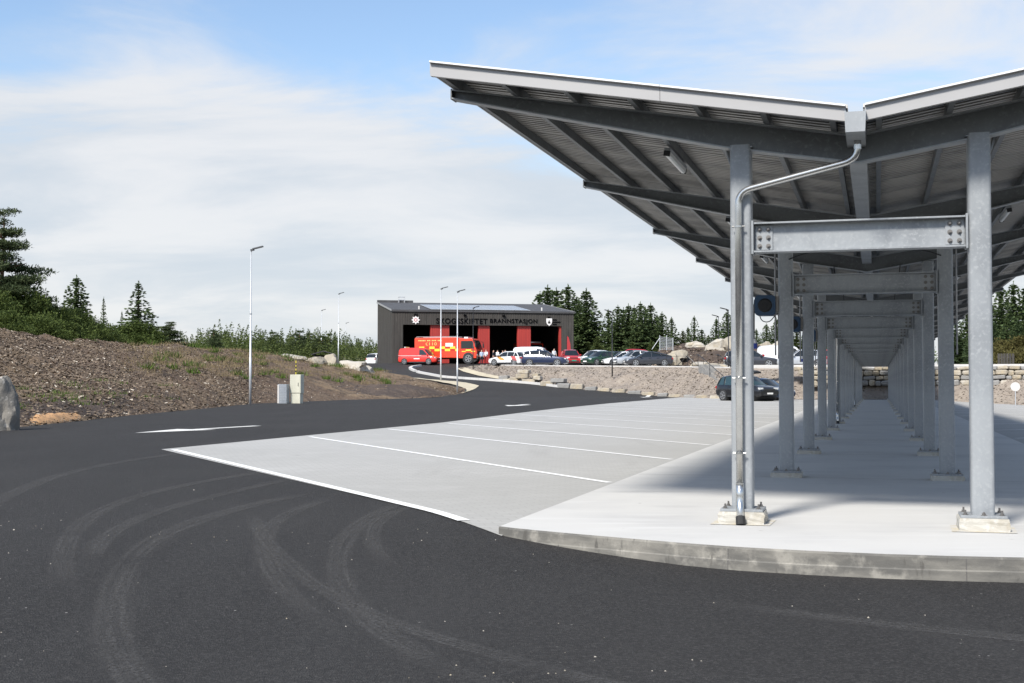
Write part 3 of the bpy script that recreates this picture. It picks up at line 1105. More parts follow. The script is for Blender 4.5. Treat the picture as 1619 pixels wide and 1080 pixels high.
# ------------------------------------------------------------------ the canopy
NR, SP = 16, 5.65
canopy = thing('parking_canopy', 'long galvanised steel canopy with butterfly roof over a double row of columns', 'canopy', AR(CX, CY, 0))
canopy.rotation_euler = (0, 0, -TH)
SL = .171                                        # roof slope
YF = -.67                                        # front edge of the roof
YB = (NR - 1) * SP + .67
def ztop(x):
    return 3.40 + SL * abs(x)


# column: rounded square hollow section, base plate, mortar plinth, anchor bolts
def rounded_sq(h, r, seg=4):
    pts = []
    for cx, cy, a0 in ((h - r, h - r, 0), (-h + r, h - r, 90), (-h + r, -h + r, 180), (h - r, -h + r, 270)):
        for k in range(seg + 1):
            a = R(a0 + 90 * k / seg)
            pts.append((cx + r * math.cos(a), cy + r * math.sin(a)))
    return pts


def hexbolt(mb, c, axis, r=.016, h=.016, stud=.018):
    ax = {'x': Vector((1, 0, 0)), 'y': Vector((0, 1, 0)), 'z': Vector((0, 0, 1))}[axis[-1]]
    if axis[0] == '-':
        ax = -ax
    c = Vector(c)
    mb.tube([c, c + ax * .004], r * 1.45, 10)
    mb.tube([c + ax * .003, c + ax * h], r, 6)
    mb.tube([c + ax * h, c + ax * (h + stud)], r * .55, 6)


colm = MB().prism(rounded_sq(.093, .028), 'z', .13, 3.36).mesh('column', 'galv', True)
colm.set_sharp_from_angle(angle=R(40))
platem = bevel_mesh(MB().box((0, 0, .119), (.37, .34, .024)).mesh('base_plate', 'galv'), .003, 1)
bb = MB()
for sx in (-1, 1):
    for sy in (-1, 1):
        hexbolt(bb, (sx * .145, sy * .125, .131), 'z', .017, .018, .024)
hexbolt(bb, (0, -.145, .131), 'z', .018, .018, .01)
boltm = bb.mesh('anchor_bolts', 'bolt')
def plinth_mesh(seed, h):
    r = random.Random(seed)
    bm = bmesh.new()
    bmesh.ops.create_cube(bm, size=1)
    bmesh.ops.subdivide_edges(bm, edges=list(bm.edges), cuts=3, use_grid_fill=True)
    for v in bm.verts:
        k = 1.0 if v.co.z < .4 else .96
        v.co = Vector((v.co.x * .40 * k + r.gauss(0, .004), v.co.y * .37 * k + r.gauss(0, .004), (v.co.z + .5) * .107))
    me = bpy.data.meshes.new('plinth')
    bm.to_mesh(me)
    bm.free()
    me.materials.append(M['plinth_concrete'])
    return me


plm = [plinth_mesh(s, .1) for s in range(3)]
stain = MB().add([(-.26, -.27, .004), (.25, -.25, .004), (.27, .24, .004), (-.25, .26, .004)], [(0, 1, 2, 3)]).mesh('rust_stain', 'rust_stain')
capm = MB().box((0, 0, 3.338), (.21, .17, .012)).mesh('cap_plate', 'galv')
cbm = MB()
for sx in (-1, 1):
    cbm.tube([(sx * .135, -.03, 3.33), (sx * .135, -.03, 3.40)], .016, 6)
capb = cbm.mesh('cap_bolts', 'bolt')

# crossbeam: I-section between the columns with bolted end plates
bh, bw = .265, .17
IB = [(-bw / 2, 0), (bw / 2, 0), (bw / 2, .014), (.006, .014), (.006, bh - .014), (bw / 2, bh - .014), (bw / 2, bh), (-bw / 2, bh), (-bw / 2, bh - .014), (-.006, bh - .014), (-.006, .014), (-bw / 2, .014)]
beamm = MB().prism(IB, 'x', -.885, .885).mesh('crossbeam', 'galv')
endp = MB().box((0, 0, bh / 2), (.018, .19, bh + .03)).mesh('end_plate', 'galv')
splice = MB().box((0, -.013, bh / 2), (.15, .012, bh - .05)).mesh('splice_plate', 'galv')
sb = MB()
for ix in (-.038, .038):
    for iz in (-.075, 0, .075):
        hexbolt(sb, (ix, -.020, bh / 2 + iz), '-y', .015, .014, .012)
spbolt = sb.mesh('splice_bolts', 'bolt')

# rafter: V-shaped tapered I-section (web, flanges)
def raf_bot(x):
    return float(np.interp(abs(x), [0, 1.15, 3.72], [3.15, 3.345, 3.945]))


xs = [-3.72, -3.0, -2.2, -1.15, 0, 1.15, 2.2, 3.0, 3.72]
rm = MB()
fl = .075
def strip(mb, fz0, fz1, y0, y1):
    P = []
    for x in xs:
        P.append([(x, y0, fz0(x)), (x, y1, fz0(x)), (x, y1, fz1(x)), (x, y0, fz1(x))])
    mb.grid(P, closed=True)
    n = len(xs)
    o = len(mb.v) - 4 * n
    mb.f += [(o, o + 1, o + 2, o + 3), (o + 4 * n - 4, o + 4 * n - 1, o + 4 * n - 2, o + 4 * n - 3)]
    mb.mi += [0, 0]


strip(rm, lambda x: raf_bot(x) + .010, lambda x: ztop(x) - .010, -.005, .005)
rafm_web = rm.mesh('rafter', 'galv_shaded')
rm = MB()
strip(rm, lambda x: raf_bot(x), lambda x: raf_bot(x) + .013, -fl, fl)
flm = rm.mesh('bottom_flange', 'galv')
rm = MB()
strip(rm, lambda x: ztop(x) - .013, lambda x: ztop(x) - .0005, -fl, fl)
ftm = rm.mesh('top_flange', 'galv')
epl = MB()
for sx in (-1, 1):
    epl.box((sx * 3.724, 0, 3.99), (.012, .15, .10))
# stiffeners over the columns
for sx in (-1, 1):
    for sy in (-1, 1):
        pass
eplm = epl.mesh('stiffeners', 'galv_shaded')
strutm = [MB().tube([(sx * 1.10, .06, 3.22), (sx * 1.22, .42, ztop(1.22) + .0)], .016, 5).mesh('purlin_brace', 'galv') for sx in (-1, 1)]

col_objs = {}
for n in range(NR):
    y = n * SP
    for sx in (-1, 1):
        co = link('column', colm, canopy, (sx * 1.0, y, 0 if n == 0 else -.045))
        co.rotation_euler = (0, 0, 0)
        link('base_plate', platem, co)
        p = link('plinth', plm[(n + sx) % 3], co)
        p.scale = (1, 1, 1.0)
        if n < 6:
            b = tag(link('anchor_bolts', boltm, co), kind='stuff')
        if n < 2:
            s = link('rust_stain', stain, co)
        link('cap_plate', capm, co)
        col_objs[(n, sx)] = co
    be = link('crossbeam', beamm, canopy, (0, y - .02, 2.393))
    for sx in (-1, 1):
        link('end_plate', endp, be, (sx * .896, 0, 0))
        if n < 8:
            link('splice_plate', splice, be, (sx * .80, 0, 0))
            tag(link('splice_bolts', spbolt, be, (sx * .80, 0, 0)), kind='stuff')
    ra = link('rafter', rafm_web, canopy, (0, y, 0))
    link('bottom_flange', flm, ra)
    link('top_flange', ftm, ra)
    tag(link('stiffeners', eplm, ra), kind='stuff')
    for sm in strutm:
        link('purlin_brace', sm, ra)

# purlins: C-sections running the whole length, seven on each slope
PX = [-3.65 + .577 * k for k in range(7)]
for sx in (-1, 1):
    for x0 in PX:
        x = abs(x0)
        z0 = ztop(x)
        h, wd, t = .098, .05, .006
        prof = [(0, 0), (wd, 0), (wd, .018), (wd - t, .018), (wd - t, t), (t, t), (t, h - t), (wd - t, h - t), (wd - t, h - .018), (wd, h - .018), (wd, h), (0, h)]
        pr = [(sx * (x + (q[0] - wd / 2)), z0 + q[1] + SL * (q[0] - wd / 2)) for q in prof]
        if sx > 0:
            pr = pr[::-1]
        mbp = MB().prism(pr, 'y', YF + .03, YB)
        mbp.build('purlin', 'galv_shaded', canopy)

# corrugated roof sheets, one metre wide, ribs up the slope
SHW = 1.08
ribs = 9
def sheet_mesh(sx):
    P = [[], []]
    w = SHW / ribs
    for k in range(ribs):
        for dy, dz in ((0, 0), (w * .42, 0), (w * .47, .042), (w * .95, .042)):
            P[0].append((k * w + dy, dz))
    P[0].append((SHW, 0))
    mb = MB()
    xa, xb = .062, 3.72
    for x in (xa, xb):
        pass
    top = []
    for th in (0, .003):
        top.append([[(sx * x, y, ztop(x) + .1 + z + th) for y, z in P[0]] for x in (xa, xb)])
    mb.grid(top[0])
    mb.grid(top[1])
    return mb.mesh('roof_sheet', 'sheet')


shm = {sx: sheet_mesh(sx) for sx in (-1, 1)}
nsh = int((YB - YF) / (SHW - .04)) + 1
for sx in (-1, 1):
    for k in range(nsh):
        o = link('roof_sheet', shm[sx], canopy, (0, YF + .03 + k * (SHW - .04), .0012 * (k % 2)))

# fascia boards round the edge (front, with overlap joint) and box gutter down the valley
def fascia(x0, x1, y, sx):
    mb = MB()
    t = .02
    rows = []
    for x in (x0, x1):
        zb = ztop(x) - .012
        rows.append([(sx * x, y, zb), (sx * x, y, zb + .112), (sx * x, y - .028, zb + .116), (sx * x, y - .028, zb + .128), (sx * x, y + .16, zb + .150), (sx * x, y + .16, zb + .135), (sx * x, y + t, zb + .112), (sx * x, y + t, zb + .004), (sx * x, y + .05, zb + .004), (sx * x, y + .05, zb)])
    mb.grid(rows, closed=True)
    n = len(rows[0])
    mb.f += [tuple(range(n)), tuple(range(n, 2 * n))]
    mb.mi += [0, 0]
    o = mb.build('fascia', 'white_steel', canopy, fixn=True)
    lip = []
    for x in (x0, x1):
        zb = ztop(x) - .012
        lip.append([(sx * x, y - .034, zb + .118), (sx * x, y - .034, zb + .134), (sx * x, y + .17, zb + .158), (sx * x, y + .17, zb + .152), (sx * x, y - .030, zb + .129)])
    MB().grid(lip, closed=True).build('drip_edge', 'white_lip', o, fixn=True)
    return o


for sx in (-1, 1):
    fascia(.078, 1.62, YF, sx)
    fascia(1.624, 3.72, YF, sx)
    # side flashing along the eaves
    zb = ztop(3.72) - .012
    mb = MB()
    mb.prism([(sx * 3.72, zb + .03), (sx * 3.732, zb + .03), (sx * 3.732, zb + .122), (sx * 3.60, zb + .128), (sx * 3.60, zb + .122), (sx * 3.72, zb + .114)], 'y', YF + .02, YB)
    mb.build('eaves_flashing', 'white_steel', canopy, fixn=True)
gt = MB()
gt.prism([(-.078, 3.295), (.078, 3.295), (.088, 3.535), (.076, 3.535), (.068, 3.305), (-.068, 3.305), (-.076, 3.535), (-.088, 3.535)], 'y', YF + .03, YB)
gt.prism([(-.078, 3.295), (.078, 3.295), (.086, 3.475), (.074, 3.475), (.068, 3.305), (-.068, 3.305), (-.074, 3.475), (-.086, 3.475)], 'y', YF - .06, YF + .03)
gt.prism([(-.078, 3.295), (.078, 3.295), (.086, 3.462), (-.086, 3.462)], 'y', YF - .075, YF - .061)
gt.build('valley_gutter', 'galv', canopy, fixn=True)

# downpipes
def arc_pts(pts, rad=.10, seg=6):
    out = [Vector(pts[0])]
    for i in range(1, len(pts) - 1):
        a, b, c = Vector(pts[i - 1]), Vector(pts[i]), Vector(pts[i + 1])
        d1, d2 = (a - b).normalized(), (c - b).normalized()
        p, q = b + d1 * rad, b + d2 * rad
        for k in range(seg + 1):
            t = k / seg
            out.append(p * (1 - t) ** 2 + b * 2 * t * (1 - t) + q * t ** 2)
    out.append(Vector(pts[-1]))
    return out


for n in (0, 5, 10):
    y = n * SP
    dp = MB()
    dp.tube(arc_pts([(0.01, y - .60, 3.30), (0.01, y - .60, 3.17), (0.0, y - .40, 3.12)] if False else [(0.012, y - .34, 3.30), (0.012, y - .34, 3.135), (-1.015, y - .145, 2.93), (-1.015, y - .145, .30)], .12), .030, 12)
    o = dp.build('downpipe', 'zinc_pipe', canopy, smooth=True)
    sh = MB()
    sh.tube(arc_pts([(-1.015, y - .145, .345), (-1.015, y - .145, .20), (-1.00, y - .235, .03)], .05), .034, 12)
    sh.build('pipe_shoe', 'zinc_pipe', o, smooth=True)
    MB().tube([(-1.003, y - .222, .07), (-.997, y - .250, .002)], .042, 12).build('rubber_end', 'rubber', o)
    cl = MB()
    for z in (2.62, 1.28, .62):
        cl.tube([(-1.015, y - .145, z - .008), (-1.015, y - .145, z + .008)], .036, 12)
        for s in (-1, 1):
            cl.tube([(-1.015 + s * .03, y - .145, z), (-1.015 + s * .056, y - .145, z)], .008, 6)
        cl.box((-1.015, y - .12, z), (.02, .06, .012))
    cl.tube([(-1.015, y - .145, .34), (-1.015, y - .145, .36)], .034, 12)
    cl.tube([(0.012, y - .34, 3.22), (0.012, y - .34, 3.26)], .034, 12)
    cl.build('pipe_clips', 'zinc_pipe', o)

# conduits on the columns of rows two and three and cable loops under the rafters
for n in (1, 2, 3):
    for sx in (-1, 1):
        if sx > 0 and n > 1:
            continue
        y = n * SP
        cd = MB().tube(arc_pts([(sx * 1.135, y - .02, 3.2), (sx * 1.135, y - .02, 1.6)], .02), .011, 8)
        cd.build('conduit', 'white_steel', canopy, smooth=True)
for n in range(1, 7):
    for sx in (-1, 1):
        y = n * SP
        lp = MB().tube(arc_pts([(sx * .55, y - .09, 3.26), (sx * .52, y - .09, 2.98), (sx * .80, y - .09, 2.92), (sx * .95, y - .11, 2.86)], .06), .009, 6)
        lp.build('cable_loop', 'dark_plastic', canopy, smooth=True)

# fluorescent luminaires under the roof (hang from the purlins: own things)
def luminaire():
    t = thing('tube_light', 'tube light', 'light', (0, 0, 0))
    b = MB().prism([(-.03, 0), (.03, 0), (.035, .03), (-.035, .03)], 'y', -.6, .6).build('housing', 'galv', t)
    MB().prism([(-.03, -.04), (-.015, -.055), (.015, -.055), (.03, -.04), (.03, -.002), (-.03, -.002)], 'y', -.57, .57).build('diffuser', 'luminaire', t)
    for s in (-1, 1):
        MB().prism([(-.032, -.056), (.032, -.056), (.034, -.001), (-.034, -.001)], 'y', s * .57, s * .60).build('end_cap', 'dark_plastic', t)
    return t


lproto = luminaire()
bay = ['first', 'second', 'third', 'fourth', 'fifth', 'sixth', 'seventh', 'eighth']
firstl = True
for n in range(8):
    for sx in (-1, 1):
        o = lproto if firstl else copy_tree(lproto)
        firstl = False
        x = -1.94 if sx < 0 else 1.94
        p = AR(CX + x, CY + n * SP + 2.3)
        o.location = (p[0], p[1], ztop(1.94) - .06)
        o.rotation_euler = (0, -sx * .16, -TH)
        o['label'] = 'grey tube light under the %s roof slope in the %s bay of the canopy' % ('left' if sx < 0 else 'right', bay[n])
        o['group'] = 'tube lights under the canopy roof'

# blue cable reels with hanging plugs
def reel():
    t = thing('cable_reel', 'reel', 'cable reel')
    b = MB().prism(rounded_sq(.135, .05), 'y', -.11, .11).build('case', 'reel_blue', t, smooth=True, sharp=40)
    d = MB().tube([(0, -.135, 0), (0, -.108, 0)], [.075, .095], 20).build('drum_cover', 'rubber', t)
    MB().tube([(0, -.142, 0), (0, -.132, 0)], .02, 10).build('hub', 'rubber', t)
    MB().tube([(-.15, 0, 0), (-.132, 0, 0)], [.085, .10], 18).build('side_drum', 'dark_plastic', t)
    MB().box((.155, 0, .02), (.04, .16, .2)).build('bracket', 'bolt', t)
    c = MB().tube([(-.15, -.03, .02), (-.152, -.03, -.45)], .011, 6).build('cable', 'dark_plastic', t)
    MB().tube([(-.152, -.03, -.44), (-.152, -.03, -.47), (-.152, -.03, -.50)], [.02, .034, .03], 10).build('stopper', 'emblem_white', t)
    MB().tube([(-.145, -.03, -.50), (-.145, -.03, -.57)], .036, 10).build('plug', 'plug_blue', t)
    MB().tube(arc_pts([(-.08, .0, -.13), (-.05, 0, -.21), (.05, 0, -.22), (.13, 0, -.12)], .05), .007, 6).build('lead', 'dark_plastic', t, smooth=True)
    return t


rp = reel()
for k, n in enumerate((1, 2, 3)):
    o = rp if k == 0 else copy_tree(rp)
    p = AR(CX - 1.26, CY + n * SP - .02, 2.26)
    o.location = p
    o.rotation_euler = (0, 0, -TH)
    o['label'] = 'blue cable reel with hanging plug on the %s left column of the canopy' % ('second', 'third', 'fourth')[k]
    o['group'] = 'cable reels on the canopy columns'

# ------------------------------------------------------------------ fire station
ST = (-14.97, 158.0, 3.6)
SR = R(12)
st = thing('fire_station', 'dark timber clad fire station with open bays and black lettering', 'fire station', ST, SR)
W_, D_, HF, HB = 23.43, 17.5, 6.57, 8.6
DH = 4.9


def clad(x0, x1, z0, z1, y, facing=-1, name='cladding_wall', th=.3, step=.30, zt=None):
    """wall panel along x with proud vertical boards"""
    mb = MB()
    mb.box(((x0 + x1) / 2, y + th / 2, (z0 + z1) / 2), (x1 - x0, th, z1 - z0))
    n = max(1, int((x1 - x0) / step))
    s = (x1 - x0) / n
    for k in range(n):
        mb.box((x0 + (k + .5) * s, y - .014, (z0 + z1) / 2), (s * .62, .03, z1 - z0 - .004))
    return mb.build(name, 'cladding', st)


clad(0, 1.35, 0, HF, 0)
clad(21.83, W_, 0, HF, 0)
clad(1.35, 21.83, DH, HF, 0)
# side walls with sloping heads
for x0, x1, sgn in ((0.0, .3, -1), (W_ - .3, W_, 1)):
    mb = MB()
    mb.prism([(.3, 0), (D_, 0), (D_, HB), (.3, HF + .03)], 'x', x0, x1)
    n = 55
    for k in range(n):
        y0 = .32 + (D_ - .34) * k / n
        y1 = y0 + (D_ - .34) / n * .62
        zz = [HF + .03 + (HB - HF - .03) * (yy - .3) / (D_ - .3) - .02 for yy in (y0, y1)]
        xa = x0 - .03 if sgn < 0 else x1
        mb.prism([(y0, 0.01), (y1, 0.01), (y1, zz[1]), (y0, zz[0])], 'x', xa, xa + .03)
    mb.build('cladding_wall', 'cladding', st)
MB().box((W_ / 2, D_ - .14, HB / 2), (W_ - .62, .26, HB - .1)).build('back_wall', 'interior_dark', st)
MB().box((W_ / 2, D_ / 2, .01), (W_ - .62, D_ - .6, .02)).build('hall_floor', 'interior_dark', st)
# red panels between the bays
for a, b in ((4.86, 7.27), (11.0, 12.47), (16.09, 17.83)):
    mb = MB()
    mb.box(((a + b) / 2, .55, DH / 2), (b - a, .5, DH))
    n = int((b - a) / .25)
    for k in range(n):
        mb.box((a + (k + .5) * (b - a) / n, .29, DH / 2), ((b - a) / n * .8, .025, DH - .01))
    mb.build('red_pier', 'red_panel', st)
MB().box((21.7, .5, DH / 2), (.24, .6, DH)).build('red_pier', 'red_panel', st)
MB().box((17.1, .265, 1.9), (.35, .02, .2)).build('wall_notice', 'plate', st)
# roof
rf = MB()
ang = math.atan2(HB - HF, D_)
rf.prism([(-.15, HF - .0), (D_ + .15, HB + .02), (D_ + .15, HB + .2), (-.15, HF + .16)], 'x', -.12, W_ + .12)
roof = rf.build('roof', 'roof_felt', st)
tr = MB()
for x in (-.135, W_ + .105):
    tr.prism([(-.17, HF + .0), (D_ + .17, HB + .02), (D_ + .17, HB + .27), (-.17, HF + .22)], 'x', x, x + .03)
tr.build('gable_trim', 'roof_trim', roof)
MB().prism([(-.18, HF - .04), (-.153, HF - .04), (-.153, HF + .2), (-.18, HF + .2)], 'x', -.13, W_ + .13).build('eaves_trim', 'roof_felt', roof)


def roof_pt(x, y, up=0):
    return (x, y, HF + .165 + (HB - HF) * (y + .15) / D_ + up)


pm = MB()
pm.box((0, 0, 0), (1.02, 1.66, .04))
panm = pm.mesh('solar_panel', 'solar')
fm = MB()
for sx in (-1, 1):
    fm.box((sx * .515, 0, .003), (.03, 1.70, .05))
for sy in (-1, 1):
    fm.box((0, sy * .835, .003), (1.0, .03, .05))
frm = fm.mesh('panel_frame', 'solar_frame')
for i in range(12):
    for j in range(6):
        x = 5.5 + i * 1.07
        y = 1.2 + j * 1.74
        o = link('solar_panel', panm, st, roof_pt(x, y, .10))
        o.rotation_euler = (ang, 0, 0)
        link('panel_frame', frm, o)
for x in (3.6, 19.6):
    p = roof_pt(x, 1.6)
    MB().tube([p, (p[0], p[1], p[2] + .42)], .11, 10).build('roof_vent', 'kerb_stone', roof)
p = roof_pt(3.2, 16.6)
vb = MB()
for dx in (-.4, .4):
    for dy in (-.4, .4):
        vb.tube([(p[0] + dx, p[1] + dy, p[2]), (p[0] + dx, p[1] + dy, p[2] + .8)], .03, 6)
for z in (.4, .8):
    for d in (-.4, .4):
        vb.tube([(p[0] - .4, p[1] + d, p[2] + z), (p[0] + .4, p[1] + d, p[2] + z)], .03, 6)
        vb.tube([(p[0] + d, p[1] - .4, p[2] + z), (p[0] + d, p[1] + .4, p[2] + z)], .03, 6)
vb.build('roof_hatch_rail', 'solar_frame', roof)
MB().box((2.4, D_ - .1, HB + .3), (5.0, .2, .34)).build('back_parapet', 'roof_felt', roof)
# flood lights on the header
for x in (9.2, 14.2):
    MB().box((x, -.12, 6.15), (.34, .2, .2)).build('wall_lamp', 'sign_black', st)


def text_mesh(txt, width, height, extr, matname, name='lettering', bold=.0):
    cu = bpy.data.curves.new(name, 'FONT')
    cu.body = txt
    cu.extrude = extr
    cu.offset = bold
    cu.space_character = 1.12
    tmp = bpy.data.objects.new('tmp', cu)
    C.objects.link(tmp)
    dg = bpy.context.evaluated_depsgraph_get()
    me = bpy.data.meshes.new_from_object(tmp.evaluated_get(dg))
    bpy.data.objects.remove(tmp)
    co = np.zeros(len(me.vertices) * 3)
    me.vertices.foreach_get('co', co)
    co = co.reshape(-1, 3)
    mn, mx = co.min(0), co.max(0)
    co[:, 0] = (co[:, 0] - mn[0]) / (mx[0] - mn[0]) * width
    co[:, 1] = (co[:, 1] - mn[1]) / (mx[1] - mn[1]) * height
    co = np.stack([co[:, 0], -co[:, 2], co[:, 1]], 1)          # stands upright facing -y
    me.vertices.foreach_set('co', co.ravel())
    me.materials.clear()
    me.materials.append(M[matname])
    me.update()
    return me


link('lettering', text_mesh('SKOGSSKIFTET', 6.55, .68, .03, 'sign_black', bold=.012), st, (5.55, -.065, 5.08))
link('lettering', text_mesh('BRANNSTASJON', 6.15, .68, .03, 'sign_black', bold=.012), st, (12.45, -.065, 5.08))
# eight-pointed badge with crown
bd = MB()
pts = []
for k in range(16):
    a = PI * k / 8 + PI / 8 * 0
    rr = .56 if k % 2 == 0 else .36
    pts.append((rr * math.cos(a), rr * math.sin(a)))
bd.prism(pts, 'y', -.10, -.05)
badge = bd.build('badge', 'emblem_white', st, loc=(2.94, 0, 5.50), fixn=True)
MB().tube([(0, -.115, 0), (0, -.101, 0)], .21, 20).build('badge_ring', 'emblem_red', badge)
MB().tube([(0, -.122, 0), (0, -.114, 0)], .13, 16).build('badge_centre', 'emblem_white', badge)
MB().prism([(-.2, .5), (.2, .5), (.25, .82), (.1, .68), (0, .86), (-.1, .68), (-.25, .82)], 'y', -.12, -.06).build('crown', 'sign_black', badge)
sh = MB().prism([(-.38, .45), (.38, .45), (.38, 0), (.28, -.28), (0, -.52), (-.28, -.28), (-.38, 0)], 'y', -.10, -.05).build('shield', 'emblem_white', st, loc=(20.16, 0, 5.42), fixn=True)
MB().prism([(-.15, -.2), (.15, -.2), (.17, .0), (-.17, .0)], 'y', -.112, -.101).build('shield_charge', 'sign_black', sh)
MB().prism([(-.14, .05), (.14, .05), (.0, .24)], 'y', -.112, -.101).build('shield_charge', 'sign_black', sh)
MB().box((0, -.08, .60), (.3, .05, .16)).build('shield_crown', 'sign_black', sh)
for k, wd in enumerate((.42, .95, .5)):
    mb = MB()
    r = random.Random(k)
    x = 0
    while x < wd:
        ww = r.uniform(.07, .12)
        mb.box((x + ww / 2, -.06, 0), (ww, .04, r.uniform(.13, .18)))
        x += ww + .03
    mb.build('small_lettering', 'sign_black', st, loc=(20.66, 0, 5.70 - k * .29))

# ------------------------------------------------------------------ vehicles
def wheel(parent, x, y, r, wd, side, z=None):
    z = r if z is None else z
    s = 1 if side > 0 else -1
    pr = [(-.5, .80), (-.46, .93), (-.36, 1.0), (.36, 1.0), (.46, .93), (.5, .80)]
    mb = MB()
    P = []
    for q, rr in pr:
        P.append([(r * rr * math.cos(2 * PI * k / 22), q * wd, r * rr * math.sin(2 * PI * k / 22)) for k in range(22)])
    mb.grid(P, closed=True)
    t = mb.build('tyre', 'rubber', parent, smooth=True, loc=(x, y, z))
    rm = MB()
    yo = s * wd * .46
    rm.tube([(0, s * wd * .2, 0), (0, s * wd * .38, 0)], r * .66, 20)
    for k in range(5):
        a = 2 * PI * k / 5
        q = Matrix.Rotation(-a, 3, 'Y')
        rm.box(q @ Vector((r * .38, s * wd * .42, 0)), (r * .56, wd * .1, r * .2), rot=q)
    rm.tube([(0, s * wd * .36, 0), (0, s * wd * .47, 0)], r * .17, 10)
    ring = []
    for q, rr in ((.30, .80), (.47, .80), (.47, .68), (.34, .66)):
        ring.append([(r * rr * math.cos(2 * PI * k / 22), s * q * wd, r * rr * math.sin(2 * PI * k / 22)) for k in range(22)])
    rm.grid(ring, closed=True)
    rm.build('rim', 'rim', t)
    return t


STY = {
    # body top (t, z) rear to front; cabin (t, z/H) ; t 0 rear, 1 front
    'hatch': dict(top=[(0, .58), (.02, .66), (.1, .67), (.5, .645), (.72, .625), (.86, .56), (.96, .49), (1, .38)], cab=[(.015, .66), (.05, .80), (.13, .95), (.3, 1), (.48, .995), (.56, .955), (.73, .625)]),
    'wagon': dict(top=[(0, .56), (.02, .65), (.1, .66), (.5, .64), (.72, .62), (.86, .56), (.96, .49), (1, .38)], cab=[(.01, .655), (.035, .82), (.08, .94), (.25, .99), (.45, 1), (.56, .96), (.72, .62)]),
    'suv': dict(top=[(0, .52), (.02, .62), (.1, .645), (.5, .63), (.72, .62), (.86, .585), (.95, .53), (1, .40)], cab=[(.012, .64), (.04, .80), (.09, .94), (.25, .995), (.46, 1), (.57, .95), (.73, .62)]),
    'sedan': dict(top=[(0, .55), (.02, .70), (.06, .72), (.2, .69), (.5, .645), (.70, .62), (.86, .54), (.96, .45), (1, .35)], cab=[(.03, .72), (.14, .83), (.28, .95), (.42, 1), (.50, .995), (.58, .94), (.76, .615)]),
    'van': dict(top=[(0, .45), (.02, .53), (.5, .53), (.78, .53), (.87, .50), (.96, .43), (1, .33)], cab=[(.005, .53), (.02, .90), (.05, .97), (.2, 1), (.55, 1), (.64, .97), (.69, .92), (.84, .52)]),
}


